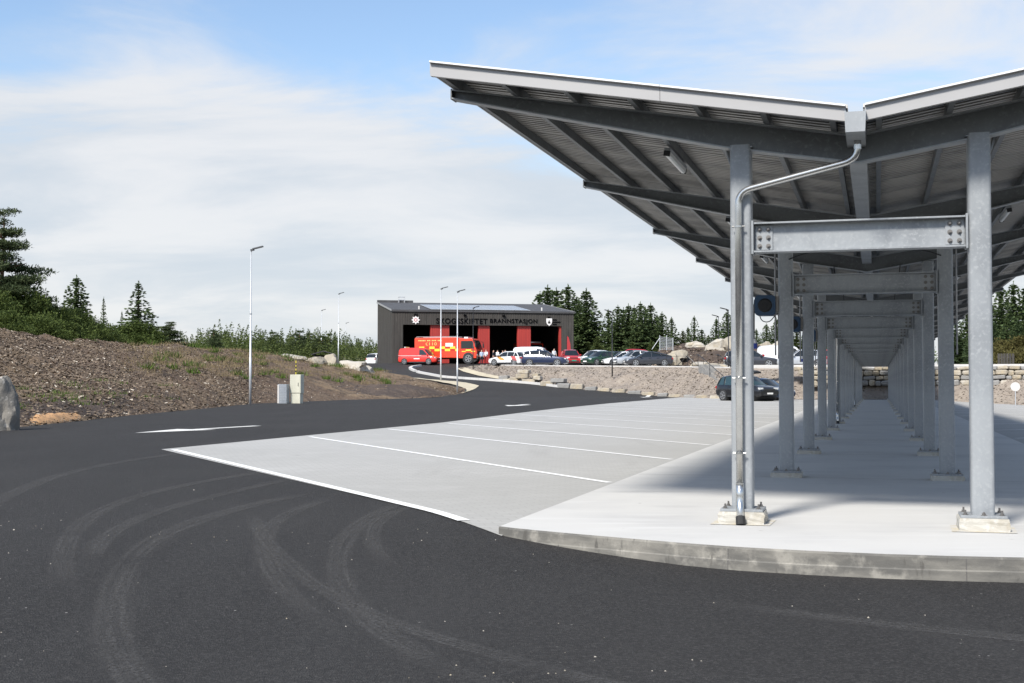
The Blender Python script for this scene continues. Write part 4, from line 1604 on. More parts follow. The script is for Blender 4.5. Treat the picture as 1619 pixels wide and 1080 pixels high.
def car(name, label, cat, paint, L, W, H, style, loc, rz, group=None, plate='plate', wr=.33, glass='glass_dark', roofbox=False, roofpaint=None):
    t = thing(name, label, cat, loc, rz, group)
    S = STY[style]
    P = 'paint_' + paint
    zb = .20 if style != 'suv' else .26
    tx = np.unique(np.r_[np.linspace(0, 1, 25), [.01, .03, .985]])
    tz = np.interp(tx, *zip(*S['top'])) * H
    hw = W / 2
    rows = []
    for tt, z in zip(tx, tz):
        e = 1 - .16 * max(0, (tt - .86) / .14) ** 2 - .10 * max(0, (.10 - tt) / .10) ** 2
        w = hw * e
        x = (tt - .5) * L
        b = zb + .10 * max(0, (tt - .95) / .05) + .10 * max(0, (.04 - tt) / .04)
        m = b + (z - b) * .45
        rows.append([(x, -w * .88, b), (x, -w * .985, b + .10), (x, -w, m), (x, -w * .985, z - .16 * (z - b)), (x, -w * .93, z - .03), (x, -w * .8, z), (x, 0, z + .02), (x, w * .8, z), (x, w * .93, z - .03), (x, w * .985, z - .16 * (z - b)), (x, w, m), (x, w * .985, b + .10), (x, w * .88, b)])
    mb = MB().grid(rows, closed=True)
    n = len(rows[0])
    mb.f += [tuple(range(n)), tuple(range(len(mb.v) - n, len(mb.v)))[::-1]]
    mb.mi += [0, 0]
    body = mb.build('body', P, t, smooth=True, fixn=True, sharp=32)
    # greenhouse
    ct, cz = zip(*S['cab'])
    ts = np.unique(np.r_[np.linspace(ct[0], ct[-1], 19), ct])
    van = style == 'van'

    def ring(tt, grow=0.0):
        zr = float(np.interp(tt, ct, cz)) * H + grow
        zbelt = float(np.interp(tt, *zip(*S['top']))) * H - .03
        k = max(0.0, (zr - zbelt) / (H - zbelt))
        wb = hw * .93 * (1 - .16 * max(0, (tt - .86) / .14) ** 2)
        wr_ = wb - hw * (.10 if van else .22) * k + grow
        x = (tt - .5) * L
        zs = zr - min(.07, (zr - zbelt) * .5)
        return [(x, -wb - grow, zbelt), (x, -wr_, zs), (x, -wr_ * .86, zr), (x, 0, zr + .025 * k), (x, wr_ * .86, zr), (x, wr_, zs), (x, wb + grow, zbelt)]
    mb = MB().grid([ring(a) for a in ts])
    mb.build('cab_shell' if van else 'windows', P if van else glass, t, smooth=True, fixn=True, sharp=35)
    i0 = 2 if style in ('hatch', 'wagon', 'suv', 'van') else 3
    r0, r1 = ct[i0] - (.02 if not van else 0), ct[-2] + .004
    if style == 'sedan':
        r0, r1 = ct[2] - .02, ct[-2] - .005
    if not van:
        rr = [[p for p in ring(a, .012)[1:6]] for a in np.linspace(r0, r1, 12)]
        MB().grid(rr).build('roof', 'paint_' + (roofpaint or paint), t, smooth=True)
        pl = MB()
        for s in (-1, 1):
            k = 0 if s < 0 else 6
            k2 = 1 if s < 0 else 5
            for ta, tb, wd in ((ct[-1] - .01, ct[-2], .030), (.40 if style != 'sedan' else .46, .40 if style != 'sedan' else .46, .028), (ct[0] + .03, ct[i0], .045), (.20 if style != 'sedan' else .24, .18 if style != 'sedan' else .28, .04)):
                A_, B_ = Vector(ring(ta, .004)[k]), Vector(ring(tb, .004)[k2])
                pl.tube([A_, (A_ + B_) / 2 + Vector((0, s * .012, 0)), B_], wd, 5)
        pl.build('pillars', P, t)
    else:
        def quad(ta, tb, ka, kb, g=.012):
            return [ring(ta, g)[ka], ring(tb, g)[ka], ring(tb, g)[kb], ring(ta, g)[kb]]
        ws = [[ring(a, .012)[k] for k in (1, 2, 3, 4, 5)] for a in np.linspace(.70, .825, 5)]
        MB().grid(ws).build('windscreen', glass, t, smooth=True)
        for s in (-1, 1):
            k, k2 = (0, 1) if s < 0 else (6, 5)

            def sp(tt, h):
                a, b = Vector(ring(tt, .012)[k]), Vector(ring(min(tt, .69), .012)[k2])
                q = a.lerp(b, h)
                return (q.x if tt <= .69 else (tt - .5) * L, q.y, q.z)
            MB().add([sp(.56, .12), sp(.56, .84), sp(.655, .84), sp(.78, .12)], [(0, 1, 2, 3)] if s > 0 else [(3, 2, 1, 0)]).build('side_window', glass, t)
    # wheels in dark arches
    wb0, wb1 = (-.5 + (.185 if style != 'van' else .17)) * L, (-.5 + (.80 if style != 'van' else .81)) * L
    for wx in (wb0, wb1):
        ar = MB()
        ar.tube([(wx, -hw - .006, wr * 1.02), (wx, hw + .006, wr * 1.02)], wr * 1.17, 22)
        ar.build('wheel_arch', 'dark_plastic', t)
        for s in (-1, 1):
            wheel(t, wx, s * (hw - .085), wr, .21, s)
    # lights, grille, bumper, plates, mirrors
    zh = float(np.interp(.95, *zip(*S['top']))) * H
    for s in (-1, 1):
        MB().box((L * .463, s * hw * .70, zh - .085), (L * .035, hw * .36, .13)).build('headlight', 'headlight', t)
        MB().box((-L * .487, s * hw * .80, H * .53), (L * .03, hw * .26, .17)).build('tail_light', 'tail_red', t)
        MB().box(((ct[-1] - .06 - .5) * L, s * (hw + .07), float(np.interp(ct[-1] - .06, *zip(*S['top']))) * H + .07), (.12, .16, .13)).build('mirror', P if paint != 'white' else 'dark_plastic', t)
    g = MB()
    g.box((L * .487, 0, zh - .15), (L * .03, hw * .95, .11))
    g.box((L * .488, 0, zb + .17), (L * .035, hw * 1.25, .13))
    g.build('grille', 'dark_plastic', t)
    MB().box((L * .507, 0, zb + .24), (.012, .50, .11)).build('number_plate', plate, t)
    MB().box((-L * .503, 0, H * .42), (.012, .50, .11)).build('number_plate', plate, t)
    for s in (-1, 1):
        MB().box((0, s * hw * .985, zb + .05), (L * .42, .05, .13)).build('sill', 'dark_plastic', t)
        for ta in (.30, .475):
            MB().box(((ta - .5) * L + .02, s * (hw * 1.0 + .004), H * .47), (.012, .006, H * .30)).build('door_seam', 'dark_plastic', t)
            MB().box(((ta - .5) * L + .16, s * (hw * 1.0 + .014), H * .55), (.16, .02, .03)).build('door_handle', 'dark_plastic', t)
    if roofbox:
        bxm = MB()
        rws = []
        for q, k in ((-.95, .45), (-.85, .85), (-.3, 1), (.3, 1), (.8, .8), (1.02, .3)):
            rws.append([(q, yy * .38, H + .12 + zz * .16 * k + .08) for yy, zz in ((-1, -.6), (-.95, .6), (-.6, 1), (.6, 1), (.95, .6), (1, -.6))])
        bxm.grid(rws, closed=True)
        nn = 6
        bxm.f += [tuple(range(nn)), tuple(range(len(bxm.v) - nn, len(bxm.v)))[::-1]]
        bxm.mi += [0, 0]
        bxm.build('roof_box', 'dark_plastic', t, smooth=True, fixn=True)
    return t


def spot(px, v, z=None):
    return ((px - 809.5) / 2000 * v, v, z_terrace(v) + .01 if z is None else z)


G_T = 'cars parked on the terrace above the bank'
c = car('hatchback', 'white hatchback with orange and red stickers below the fire station pier', 'car', 'white', 4.1, 1.76, 1.50, 'hatch', spot(803, 138), R(148), G_T)
for s in (-1, 1):
    MB().add([(-.2, s * .893, .55), (.5, s * .893, .60), (.9, s * .893, .95), (.4, s * .893, .92), (.1, s * .893, .78)], [(0, 1, 2, 3, 4)]).build('orange_sticker', 'orange_print', c)
    MB().add([(-1.7, s * .89, .50), (-1.2, s * .893, .50), (-.9, s * .893, .98), (-1.45, s * .89, .98)], [(0, 1, 2, 3)]).build('red_sticker', 'emblem_red', c)
car('delivery_van', 'plain white delivery van behind the navy blue estate car', 'van', 'white', 5.0, 1.95, 2.05, 'van', spot(847, 143), R(-14), G_T)
car('estate_car', 'navy blue estate car at the edge of the terrace in front of the white van', 'car', 'navy', 4.75, 1.84, 1.58, 'wagon', spot(862, 132), R(-12), G_T)
car('compact_suv', 'bright red car facing the camera beside the right corner of the fire station', 'car', 'crimson', 4.2, 1.80, 1.72, 'suv', spot(902, 139), R(-82), G_T, plate='plate_green')
car('suv', 'white car with red lower front parked left of the dark green car', 'car', 'white', 4.5, 1.85, 1.66, 'suv', spot(940, 140), R(-130), G_T)
car('hatchback', 'dark green hatchback among the parked cars', 'car', 'green', 4.2, 1.78, 1.52, 'hatch', spot(948, 133), R(-140), G_T)
car('hatchback', 'black car mostly hidden behind the dark green car', 'car', 'black', 4.3, 1.78, 1.50, 'hatch', spot(968, 139), R(-150), G_T)
car('coupe', 'white car behind the black lamp post with its nose to the left', 'car', 'white', 4.5, 1.80, 1.46, 'sedan', spot(985, 132), R(-168), G_T)
car('minivan', 'red car of which only the roof shows above the white car', 'car', 'crimson', 4.6, 1.85, 1.78, 'wagon', spot(994, 141), R(180), G_T)
car('hatchback', 'silver grey car between the white car and the dark grey sedan', 'car', 'silver', 4.2, 1.78, 1.55, 'hatch', spot(1002, 129), R(-160), G_T)
car('sedan', 'dark grey fastback sedan at the right end of the parked row', 'car', 'graphite', 4.72, 1.85, 1.44, 'sedan', spot(1024, 125.5), R(-172), G_T)
car('estate_car', 'dark grey car seen behind the front left column of the canopy', 'car', 'graphite', 4.6, 1.82, 1.48, 'wagon', spot(1188, 108), R(-6), G_T)
car('delivery_van', 'white van seen between the front and the second left column', 'van', 'white', 4.8, 1.9, 1.95, 'van', spot(1240, 117), R(10), G_T)
car('hatchback', 'silver car on the terrace seen between the second and third left columns', 'car', 'silver', 4.1, 1.78, 1.52, 'hatch', spot(1266, 107), R(175), G_T)
car('hatchback', 'red car on the terrace seen between the third and fourth left columns', 'car', 'crimson', 4.1, 1.78, 1.52, 'hatch', spot(1305, 109), R(170), G_T)
car('minivan', 'white car half hidden behind the left wall of the fire station', 'car', 'white', 4.6, 1.85, 1.75, 'wagon', (-18.6, 178.5, 3.6), R(60))
p = (1181 - 809.5) / 2000 * 86.5
car('suv', 'black suv with roof box parked on the block paving behind the front column', 'car', 'black', 4.6, 1.88, 1.72, 'suv', (p, 86.5, .015), R(-60), None, roofbox=True, glass='glass_teal', wr=.35)
p = (1209 - 809.5) / 2000 * 89.5
car('hatchback', 'dark blue car with green number plate beside the black suv', 'car', 'dark_blue', 4.2, 1.80, 1.52, 'hatch', (p, 89.5, .015), R(-50), None, plate='plate_green')
vn = car('crew_van', 'red fire service van parked at the left bay of the fire station', 'van', 'red', 4.9, 1.93, 1.95, 'van', ((664 - 809.5) / 2000 * 150.5, 150.5, z_ramp(150.5) + .01), R(-20))
for s in (-1, 1):
    MB().box((-.9, s * .972, 1.02), (3.0, .012, .035)).build('side_stripe', 'plate', vn)
    MB().box((.0, s * .972, .66), (.75, .012, .11)).build('side_lettering', 'plate', vn)
MB().box((-1.7, 0, 2.03), (.16, 1.2, .10)).build('light_bar', 'headlight', vn)

# fire engine
def checker():
    m = mat('battenburg', (.8, .66, .05), .4)
    t = NT(m.node_tree)
    b = m.node_tree.nodes['Principled BSDF']
    tcn = t.n('ShaderNodeTexCoord')
    sp = t.n('ShaderNodeSeparateXYZ')
    t.l(tcn.outputs['Object'], sp.inputs[0])
    ax = t.math('FLOOR', t.math('DIVIDE', sp.outputs[0], .66))
    az = t.math('FLOOR', t.math('DIVIDE', t.math('SUBTRACT', sp.outputs[2], 1.42), .28))
    par = t.math('MODULO', t.math('ADD', t.math('ADD', ax, az), 100), 2)
    c = t.mix(par, (.80, .68, .06), (.50, .03, .02))
    t.l(c, b.inputs['Base Color'])


checker()


def fire_engine(label, loc, rz):
    t = thing('fire_engine', label, 'fire engine', loc, rz, 'fire engines')
    hw = 1.25
    sup = MB().prism([(-3.9, .62), (1.7, .62), (1.7, 2.95), (1.62, 3.05), (-3.82, 3.05), (-3.9, 2.95)], 'y', -hw, hw).mesh('superstructure', 'paint_engine_red')
    bevel_mesh(sup, .04, 2)
    link('superstructure', sup, t)
    cab = MB().prism([(1.74, .55), (3.95, .55), (4.02, 1.25), (3.95, 1.62), (3.55, 2.78), (3.40, 2.92), (1.74, 2.92)], 'y', -hw + .01, hw - .01).mesh('cab', 'paint_engine_red')
    bevel_mesh(cab, .05, 2)
    cabo = link('cab', cab, t)
    MB().add([(3.985, -1.08, 1.68), (3.985, 1.08, 1.68), (3.61, 1.02, 2.70), (3.61, -1.02, 2.70)], [(0, 1, 2, 3)]).build('windscreen', 'glass_dark', cabo)
    for s in (-1, 1):
        MB().prism([(2.05, 1.70), (3.72, 1.70), (3.45, 2.62), (2.05, 2.62)], 'y', s * (hw - .015), s * (hw + .004)).build('side_window', 'glass_dark', cabo)
        MB().box((2.0, s * (hw + .006), 1.55), (.02, .02, 1.9)).build('door_seam', 'dark_plastic', cabo)
        MB().tube([(3.7, s * (hw + .02), 2.6), (3.95, s * (hw + .22), 2.5), (3.95, s * (hw + .22), 2.0)], .035, 6).build('mirror_arm', 'dark_plastic', cabo)
        MB().box((3.95, s * (hw + .22), 2.1), (.12, .2, .5)).build('mirror', 'dark_plastic', cabo)
        MB().box((4.0, s * .95, .95), (.10, .34, .22)).build('headlight', 'headlight', cabo)
        o = MB().box((-.8, s * (hw + .004), 1.70), (5.0, .012, .56)).build('check_band', 'battenburg', t)
        MB().box((2.98, s * (hw - .002), 1.46), (1.7, .012, .28)).build('check_band', 'battenburg', cabo)
        for k in range(4):
            MB().box((-3.15 + k * 1.2, s * (hw + .006), 1.02), (1.12, .015, .68)).build('locker_door', 'paint_engine_red', t)
        MB().box((.55, s * (hw + .008), 2.18), (.95, .012, .42)).build('white_notice', 'plate', t)
        ln = MB()
        r = random.Random(1)
        x = -3.4
        while x < -.4:
            ww = r.uniform(.10, .2)
            ln.box((x + ww / 2, s * (hw + .006), 2.70), (ww, .012, .13))
            x += ww + (.05 if r.random() > .25 else .2)
        ln.build('yellow_lettering', 'yellow_soft', t)
        if s < 0:
            link('emergency_number', text_mesh('110', .95, .36, .006, 'yellow_soft'), t, (-2.0, -hw - .008, 2.12))
            MB().tube(arc_pts([(-2.22, -hw - .006, 2.44), (-2.42, -hw - .006, 2.36), (-2.42, -hw - .006, 2.2), (-2.22, -hw - .006, 2.12)], .08), .04, 6).build('phone_symbol', 'yellow_soft', t)
        for k in (0, 1):
            MB().box((-3.99, s * .95, 1.0 + k * .3), (.05, .2, .2)).build('tail_light', 'tail_red', t)
        for wx in (-2.35, 2.95):
            MB().tube([(wx, s * (hw - .05), .56), (wx, s * (hw + .012), .56)], .68, 24).build('wheel_arch', 'dark_plastic', t)
            wheel(t, wx, s * (hw - .13), .52, .32, s, .52)
    MB().box((4.02, 0, 1.2), (.05, 1.7, .45)).build('grille', 'dark_plastic', cabo)
    MB().box((4.06, 0, .58), (.16, 2.4, .30)).build('bumper', 'dark_plastic', cabo)
    MB().box((2.6, 0, 3.02), (.5, 2.1, .18)).build('light_bar', 'headlight', cabo)
    MB().box((0, 0, .60), (7.6, 1.2, .22)).build('chassis', 'dark_plastic', t)
    ld = MB()
    for s in (-.3, .3):
        ld.tube([(-4.02, s, .9), (-4.02, s, 3.15)], .03, 6)
    for k in range(7):
        ld.tube([(-4.02, -.3, 1.0 + k * .32), (-4.02, .3, 1.0 + k * .32)], .022, 6)
    ld.build('rear_ladder', 'galv', t)
    rl = MB()
    for s in (-1, 1):
        rl.tube([(-3.7, s * 1.1, 3.16), (1.4, s * 1.1, 3.16)], .03, 6)
    rl.build('roof_rail', 'galv', t)
    return t


fe = fire_engine('red fire engine with yellow checked band parked before the fire station', ((709 - 809.5) / 2000 * 152.8, 152.8, z_ramp(152.8) + .01), R(-17))
f2 = copy_tree(fe)
f2['label'] = 'dim red vehicle parked deep inside the right bay of the fire station'
f2['category'] = 'vehicle'
q = Matrix.Rotation(SR, 3, 'Z') @ Vector((19.8, 10.5, .02))
f2.location = (ST[0] + q.x, ST[1] + q.y, ST[2] + q.z)
f2.rotation_euler = (0, 0, SR - PI / 2)

# feather flag by the red car
fl_ = thing('feather_flag', 'narrow red feather flag behind the bright red car', 'flag', spot(896, 141.5))
MB().tube([(0, 0, 0), (0, 0, 2.9), (.05, 0, 3.3)], .025, 6).build('flag_pole', 'black_paint', fl_)
MB().prism([(0.03, 1.5), (.45, 1.55), (.40, 2.4), (.22, 3.1), (.05, 3.3)], 'y', -.008, .008).build('flag_cloth', 'cloth_red', fl_)

# ------------------------------------------------------------------ lamp posts
def led_lamp(label, loc, h, rz, group, base_r=.075, pole='lamp_pole', head='lamp_head', double=False):
    t = thing('street_lamp', label, 'street lamp', loc, rz, group)
    p = MB().tube([(0, 0, -.3), (0, 0, h * .30), (0, 0, h * .302), (0, 0, h)], [base_r, base_r, base_r * .78, base_r * .52], 10)
    p.build('pole', pole, t, smooth=True)
    MB().tube([(0, 0, h * .58), (0, 0, h * .592)], base_r * .9, 10).build('pole_collar', pole, t)
    for s in ((1, -1) if double else (1,)):
        hd = MB()
        q = Matrix.Rotation(-s * R(14), 3, 'Y')
        hd.box(q @ Vector((s * .42, 0, .05)) + Vector((0, 0, h)), (.62, .24, .07), rot=q)
        hd.box(q @ Vector((s * .08, 0, .02)) + Vector((0, 0, h - .02)), (.22, .12, .12), rot=q)
        hd.build('lamp_head', head, t)
    return t


LG = 'tall galvanised street lamps along the road'
led_lamp('tall galvanised street lamp at the left roadside beside the two cabinets', (-15.2, 73.5, .0), 8.95, R(0), LG)
led_lamp('galvanised street lamp standing in front of the fire engine, left of a taller one', (-7.03, 125, 1.25), 9.25, 0, LG)
led_lamp('galvanised street lamp at the tip of the sandy shoulder before the fire engine', (-4.84, 112, .32), 8.95, 0, LG)
led_lamp('distant galvanised lamp above the small dark hut', (-31.66, 210, 4.0), 9.2, 0, LG)
led_lamp('distant galvanised lamp between the hut and the fire station, the tallest of three', (-22.65, 165, 3.6), 9.2, 0, LG)
led_lamp('farthest and smallest galvanised lamp, nearest to the fire station wall', (-35.5, 270, 4.9), 9.0, 0, LG)
BGp = 'slim black lamp posts round the terrace'
led_lamp('slim black lamp post standing in front of the fire engine cab', (-4.37, 142.0, 2.7), 6.9, 0, BGp, .06, 'black_paint', 'black_paint', double=False)
led_lamp('slim black lamp post on the bank in front of the parked cars', (9.19, 116, 2.1), 5.6, R(180), BGp, .06, 'black_paint', 'black_paint')
led_lamp('slim black lamp post on the bank just left of the front column', (18.32, 107, 2.3), 5.05, R(180), BGp, .06, 'black_paint', 'black_paint')
led_lamp('slim black lamp post in front of the big pale boulders', (21.9, 134, 3.2), 5.0, R(180), BGp, .055, 'black_paint', 'black_paint')
led_lamp('slim black lamp post seen between the front and second left column', (23.8, 113, 2.6), 4.7, R(180), BGp, .055, 'black_paint', 'black_paint')

# ------------------------------------------------------------------ cabinets, hut, sign, stairs, railings
t = thing('utility_cabinet', 'beige utility cabinet on a plinth with striped marker pole', 'cabinet', (-13.0, 76.5, -.02), R(-14))
def bx(c, s, name, m, par, bev=.012):
    me = MB().box(c, s).mesh(name, m)
    bevel_mesh(me, bev, 1)
    return link(name, me, par)


bx((0, 0, .30), (.62, .45, .62), 'cabinet_base', 'cabinet_beige', t)
dcab = bx((0, 0, 1.18), (.70, .50, 1.13), 'cabinet_body', 'cabinet_beige', t)
MB().box((.20, -.262, 1.15), (.03, .03, .22)).build('door_handle', 'dark_plastic', dcab)
MB().box((0, -.256, 1.18), (.62, .012, 1.03)).build('cabinet_door', 'cabinet_beige', dcab)
mk = MB().tube([(-.22, .35, 0), (-.22, .35, 2.6)], .025, 8).build('marker_pole', 'yellow', t)
for k in range(3):
    MB().tube([(-.22, .35, 1.9 + k * .22), (-.22, .35, 2.0 + k * .22)], .028, 8).build('marker_band', 'black_paint', mk)
t = thing('utility_cabinet', 'smaller grey steel cabinet left of the beige one', 'cabinet', (-13.75, 76.2, -.02), R(-14))
bx((0, 0, .58), (.58, .42, 1.16), 'cabinet_body', 'cabinet_grey', t)
MB().box((-.24, -.22, .57), (.10, .03, 1.1)).build('cabinet_trim', 'kerb_stone', t)
for k in range(6):
    MB().box((.06, -.214, .2 + k * .16), (.40, .012, .02)).build('cabinet_slat', 'cabinet_grey', t)

t = thing('small_hut', 'small dark hut with shallow roof beyond the crest of the slope', 'hut', (-21.2, 142, 3.05), R(10))
hb = MB()
for a, b in (((-1.0, .8), (1.0, .8)), ((-1.0, -.8), (-1.0, .8)), ((1.0, -.8), (1.0, .8))):
    hb.box(((a[0] + b[0]) / 2, (a[1] + b[1]) / 2, .65), (abs(b[0] - a[0]) + .08, abs(b[1] - a[1]) + .08, 1.3))
hb.build('hut_wall', 'cladding', t)
MB().box((0, -.78, .35), (1.9, .06, .7)).build('hut_front', 'cladding', t)
MB().prism([(-1.3, 1.30), (0, 1.66), (1.3, 1.30), (1.3, 1.38), (0, 1.75), (-1.3, 1.38)], 'y', -1.1, 1.1).build('hut_roof', 'roof_felt', t)

t = thing('road_sign', 'back of a round traffic sign on a grey pole at the right edge', 'sign', (33.4, 84.0, -.35), R(-20))
MB().tube([(0, 0, -.1), (0, 0, 1.62)], .03, 8).build('sign_post', 'lamp_pole', t)
MB().tube([(0, -.03, 1.32), (0, -.015, 1.32)], .30, 24).build('sign_disc', 'kerb_stone', t)

# concrete steps up the bank with black handrail
A_ = Vector((18.05, 97.6, 0.02))
B_ = Vector((16.9, 109.0, 2.62))
t = thing('stairway', 'concrete steps climbing the bank with black steel handrail', 'stairs', tuple(A_))
d = B_ - A_
hd = Vector((d.x, d.y, 0)).normalized()
sd = Vector((hd.y, -hd.x, 0))
n = 15
for k in range(n):
    c_ = Vector((d.x, d.y, 0)) * (k + .5) / n
    z1 = d.z * (k + 1) / n
    q = Matrix.Rotation(math.atan2(hd.y, hd.x), 3, 'Z')
    MB().box((c_.x, c_.y, z1 / 2 + .12), (Vector((d.x, d.y, 0)).length / n * 1.02, 1.7, z1 + .10), rot=q).build('step', 'stone_grey', t)
hr = MB()
for s in (-1, 1):
    off = sd * s * .88
    top = [Vector((0, 0, .95)) + off, d + off + Vector((0, 0, 1.05)), d + off + hd * .7 + Vector((0, 0, 1.05))]
    hr.tube(arc_pts(top, .1), .028, 6)
    for k in (0.02, .33, .66, 1.0):
        b0 = d * k + off
        hr.tube([b0, b0 + Vector((0, 0, 1.0))], .022, 6)
hr.build('handrail', 'black_paint', t)
rl = thing('steel_railing', 'low black steel railing on the terrace beside the dark grey sedan', 'railing', (14.4, 118.0, z_terrace(118)))
rb = MB()
for k in range(8):
    rb.tube([(k * .44, -.35 * k, 0), (k * .44, -.35 * k, 1.05 if k % 2 == 0 else .8)], .022, 6)
rb.tube([(0, 0, .98), (3.1, -2.45, .98)], .02, 6)
rb.tube([(.9, -.7, .1), (1.7, -1.4, .95)], .03, 6)
rb.tube([(2.6, -2.1, .1), (1.8, -1.4, .95)], .03, 6)
rb.build('rails', 'black_paint', rl)

mf = thing('mesh_fence', 'grey mesh fence panel standing on the rock outcrop', 'fence', (15.2, 130, 4.55), R(-14))
fb = MB()
for x in (0, .7, 1.35):
    fb.tube([(x, 0, 0), (x, 0, 1.55 - (.25 if x > 1 else 0))], .04, 6)
for k in range(9):
    fb.tube([(0, 0, .1 + k * .16), (1.35, 0, .1 + k * .14)], .012, 4)
for k in range(14):
    fb.tube([(k * .1, 0, .05), (k * .1, 0, 1.45 - k * .015)], .010, 4)
fb.tube([(0, 0, 1.3), (-.75, -.5, .1)], .03, 6)
fb.build('mesh_panel', 'lamp_pole', mf)
fn = thing('slat_fence', 'short dark slat fence on the terrace right of the front right column', 'fence', AR(8.7, 100.5, 2.3), -TH)
for k in range(6):
    MB().box((k * .2, 0, .55), (.15, .04, 1.1)).build('slat', 'cladding', fn)
MB().box((.5, .05, .85), (1.2, .05, .08)).build('rail', 'cladding', fn)

# ------------------------------------------------------------------ people before the station
def person(label, loc, rz, shirt, trousers, hair='hair', bend=0.0, arm=0):
    h = [(0, 0, .95), (0, 0, 1.15), (0, 0, 1.38), (0, 0, 1.50), (0.0, -.02, 1.60), (0, -.03, 1.72)]
    vs = list(h)
    rad = [(.155, .115), (.145, .105), (.175, .11), (.06, .06), (.085, .10), (.075, .09)]
    ed = [(0, 1), (1, 2), (2, 3), (3, 4), (4, 5)]

    def chain(a, pts, rr):
        p = a
        for q, r_ in zip(pts, rr):
            vs.append(q)
            rad.append(r_ if isinstance(r_, tuple) else (r_, r_))
            ed.append((p, len(vs) - 1))
            p = len(vs) - 1
    for s in (-1, 1):
        chain(0, [(s * .10, 0, .86), (s * .11, -.02 + s * .03, .48), (s * .12, .03 + s * .05, .09), (s * .13, -.12 + s * .05, .05)], [.098, .068, .05, .04])
        e = (s * .25, -.02, 1.12)
        hn = (s * .22, -.16, .90) if not (arm and s > 0) else (s * .14, -.28, 1.22)
        chain(2, [(s * .19, 0, 1.41), e, hn, (hn[0], hn[1] - .04, hn[2] - .08)], [.06, .047, .036, .032])
    me = bpy.data.meshes.new('person')
    me.from_pydata(vs, ed, [])
    o = bpy.data.objects.new('tmp', me)
    C.objects.link(o)
    sk = o.modifiers.new('s', 'SKIN')
    for i, r_ in enumerate(rad):
        me.skin_vertices[0].data[i].radius = r_
    me.skin_vertices[0].data[0].use_root = True
    ss = o.modifiers.new('ss', 'SUBSURF')
    ss.levels = 1
    ss.render_levels = 1
    dg = bpy.context.evaluated_depsgraph_get()
    dg.update()
    m2 = bpy.data.meshes.new_from_object(o.evaluated_get(dg))
    bpy.data.objects.remove(o)
    m2.materials.clear()
    for k in ('skin', shirt, trousers, hair, 'rubber'):
        m2.materials.append(M[k])
    for p in m2.polygons:
        c_ = p.center
        i = 0
        if c_.z < .10:
            i = 4
        elif c_.z < .96 and abs(c_.x) < .20:
            i = 2
        elif c_.z < 1.47 and not (abs(c_.x) > .17 and c_.z < 1.08):
            i = 1
        elif c_.z > 1.70 or (c_.z > 1.60 and c_.y > 0):
            i = 3
        p.material_index = i
        p.use_smooth = True
    o = link('person', m2, None, loc)
    o.rotation_euler = (0, 0, rz)
    return tag(o, label, 'person', 'people outside the fire station')


for px, v, rz, sh_, tr_, arm, lab in ((761.5, 150.5, .4, 'cloth_blue', 'cloth_dark', 0, 'person in pale blue shirt and dark trousers standing right of the fire engine'),
                                      (768.5, 151, -.6, 'cloth_white', 'cloth_red', 1, 'person in white shirt and red trousers before the red pier'),
                                      (780, 150, 1.2, 'cloth_dark', 'cloth_dark', 0, 'person in dark clothes left of the white stickered hatchback'),
                                      (786.5, 150.5, 2.4, 'cloth_white', 'cloth_dark', 0, 'person in white shirt standing behind the white stickered hatchback'),
                                      (795, 149, -.3, 'cloth_blue', 'cloth_dark', 1, 'person in grey blue shirt behind the roof of the white stickered hatchback'),
                                      (798.5, 150.5, .9, 'cloth_white', 'cloth_dark', 0, 'person in pale top, rightmost of the group behind the stickered hatchback')):
    person(lab, ((px - 809.5) / 2000 * v, v, z_ramp(v) + .01), rz, sh_, tr_, arm=arm)
person('person in white top standing beside the tail of the white delivery van', spot(876, 146, z_ramp(146) + .4), .5, 'cloth_white', 'cloth_dark')

# ------------------------------------------------------------------ trees
def leaf_mesh(name, P, D, L, Wd, rg, matname):
    """elongated leaf sprays: centres P, directions D, lengths L, widths Wd"""
    n = len(P)
    D = D / np.linalg.norm(D, axis=1)[:, None]
    up = rg.normal(0, 1, (n, 3)) + np.array((0, 0, .6))
    S = np.cross(D, up)
    S /= np.linalg.norm(S, axis=1)[:, None] + 1e-9
    a = P - D * (L / 2)[:, None]
    b = P + D * (L * .08)[:, None] + S * (Wd / 2)[:, None]
    c = P + D * (L / 2)[:, None]
    d = P + D * (L * .08)[:, None] - S * (Wd / 2)[:, None]
    V = np.stack([a, b, c, d], 1).reshape(-1, 3)
    F = np.arange(4 * n).reshape(-1, 4)
    me = bpy.data.meshes.new(name)
    me.from_pydata(V.tolist(), [], F.tolist())
    me.materials.append(M[matname])
    return me


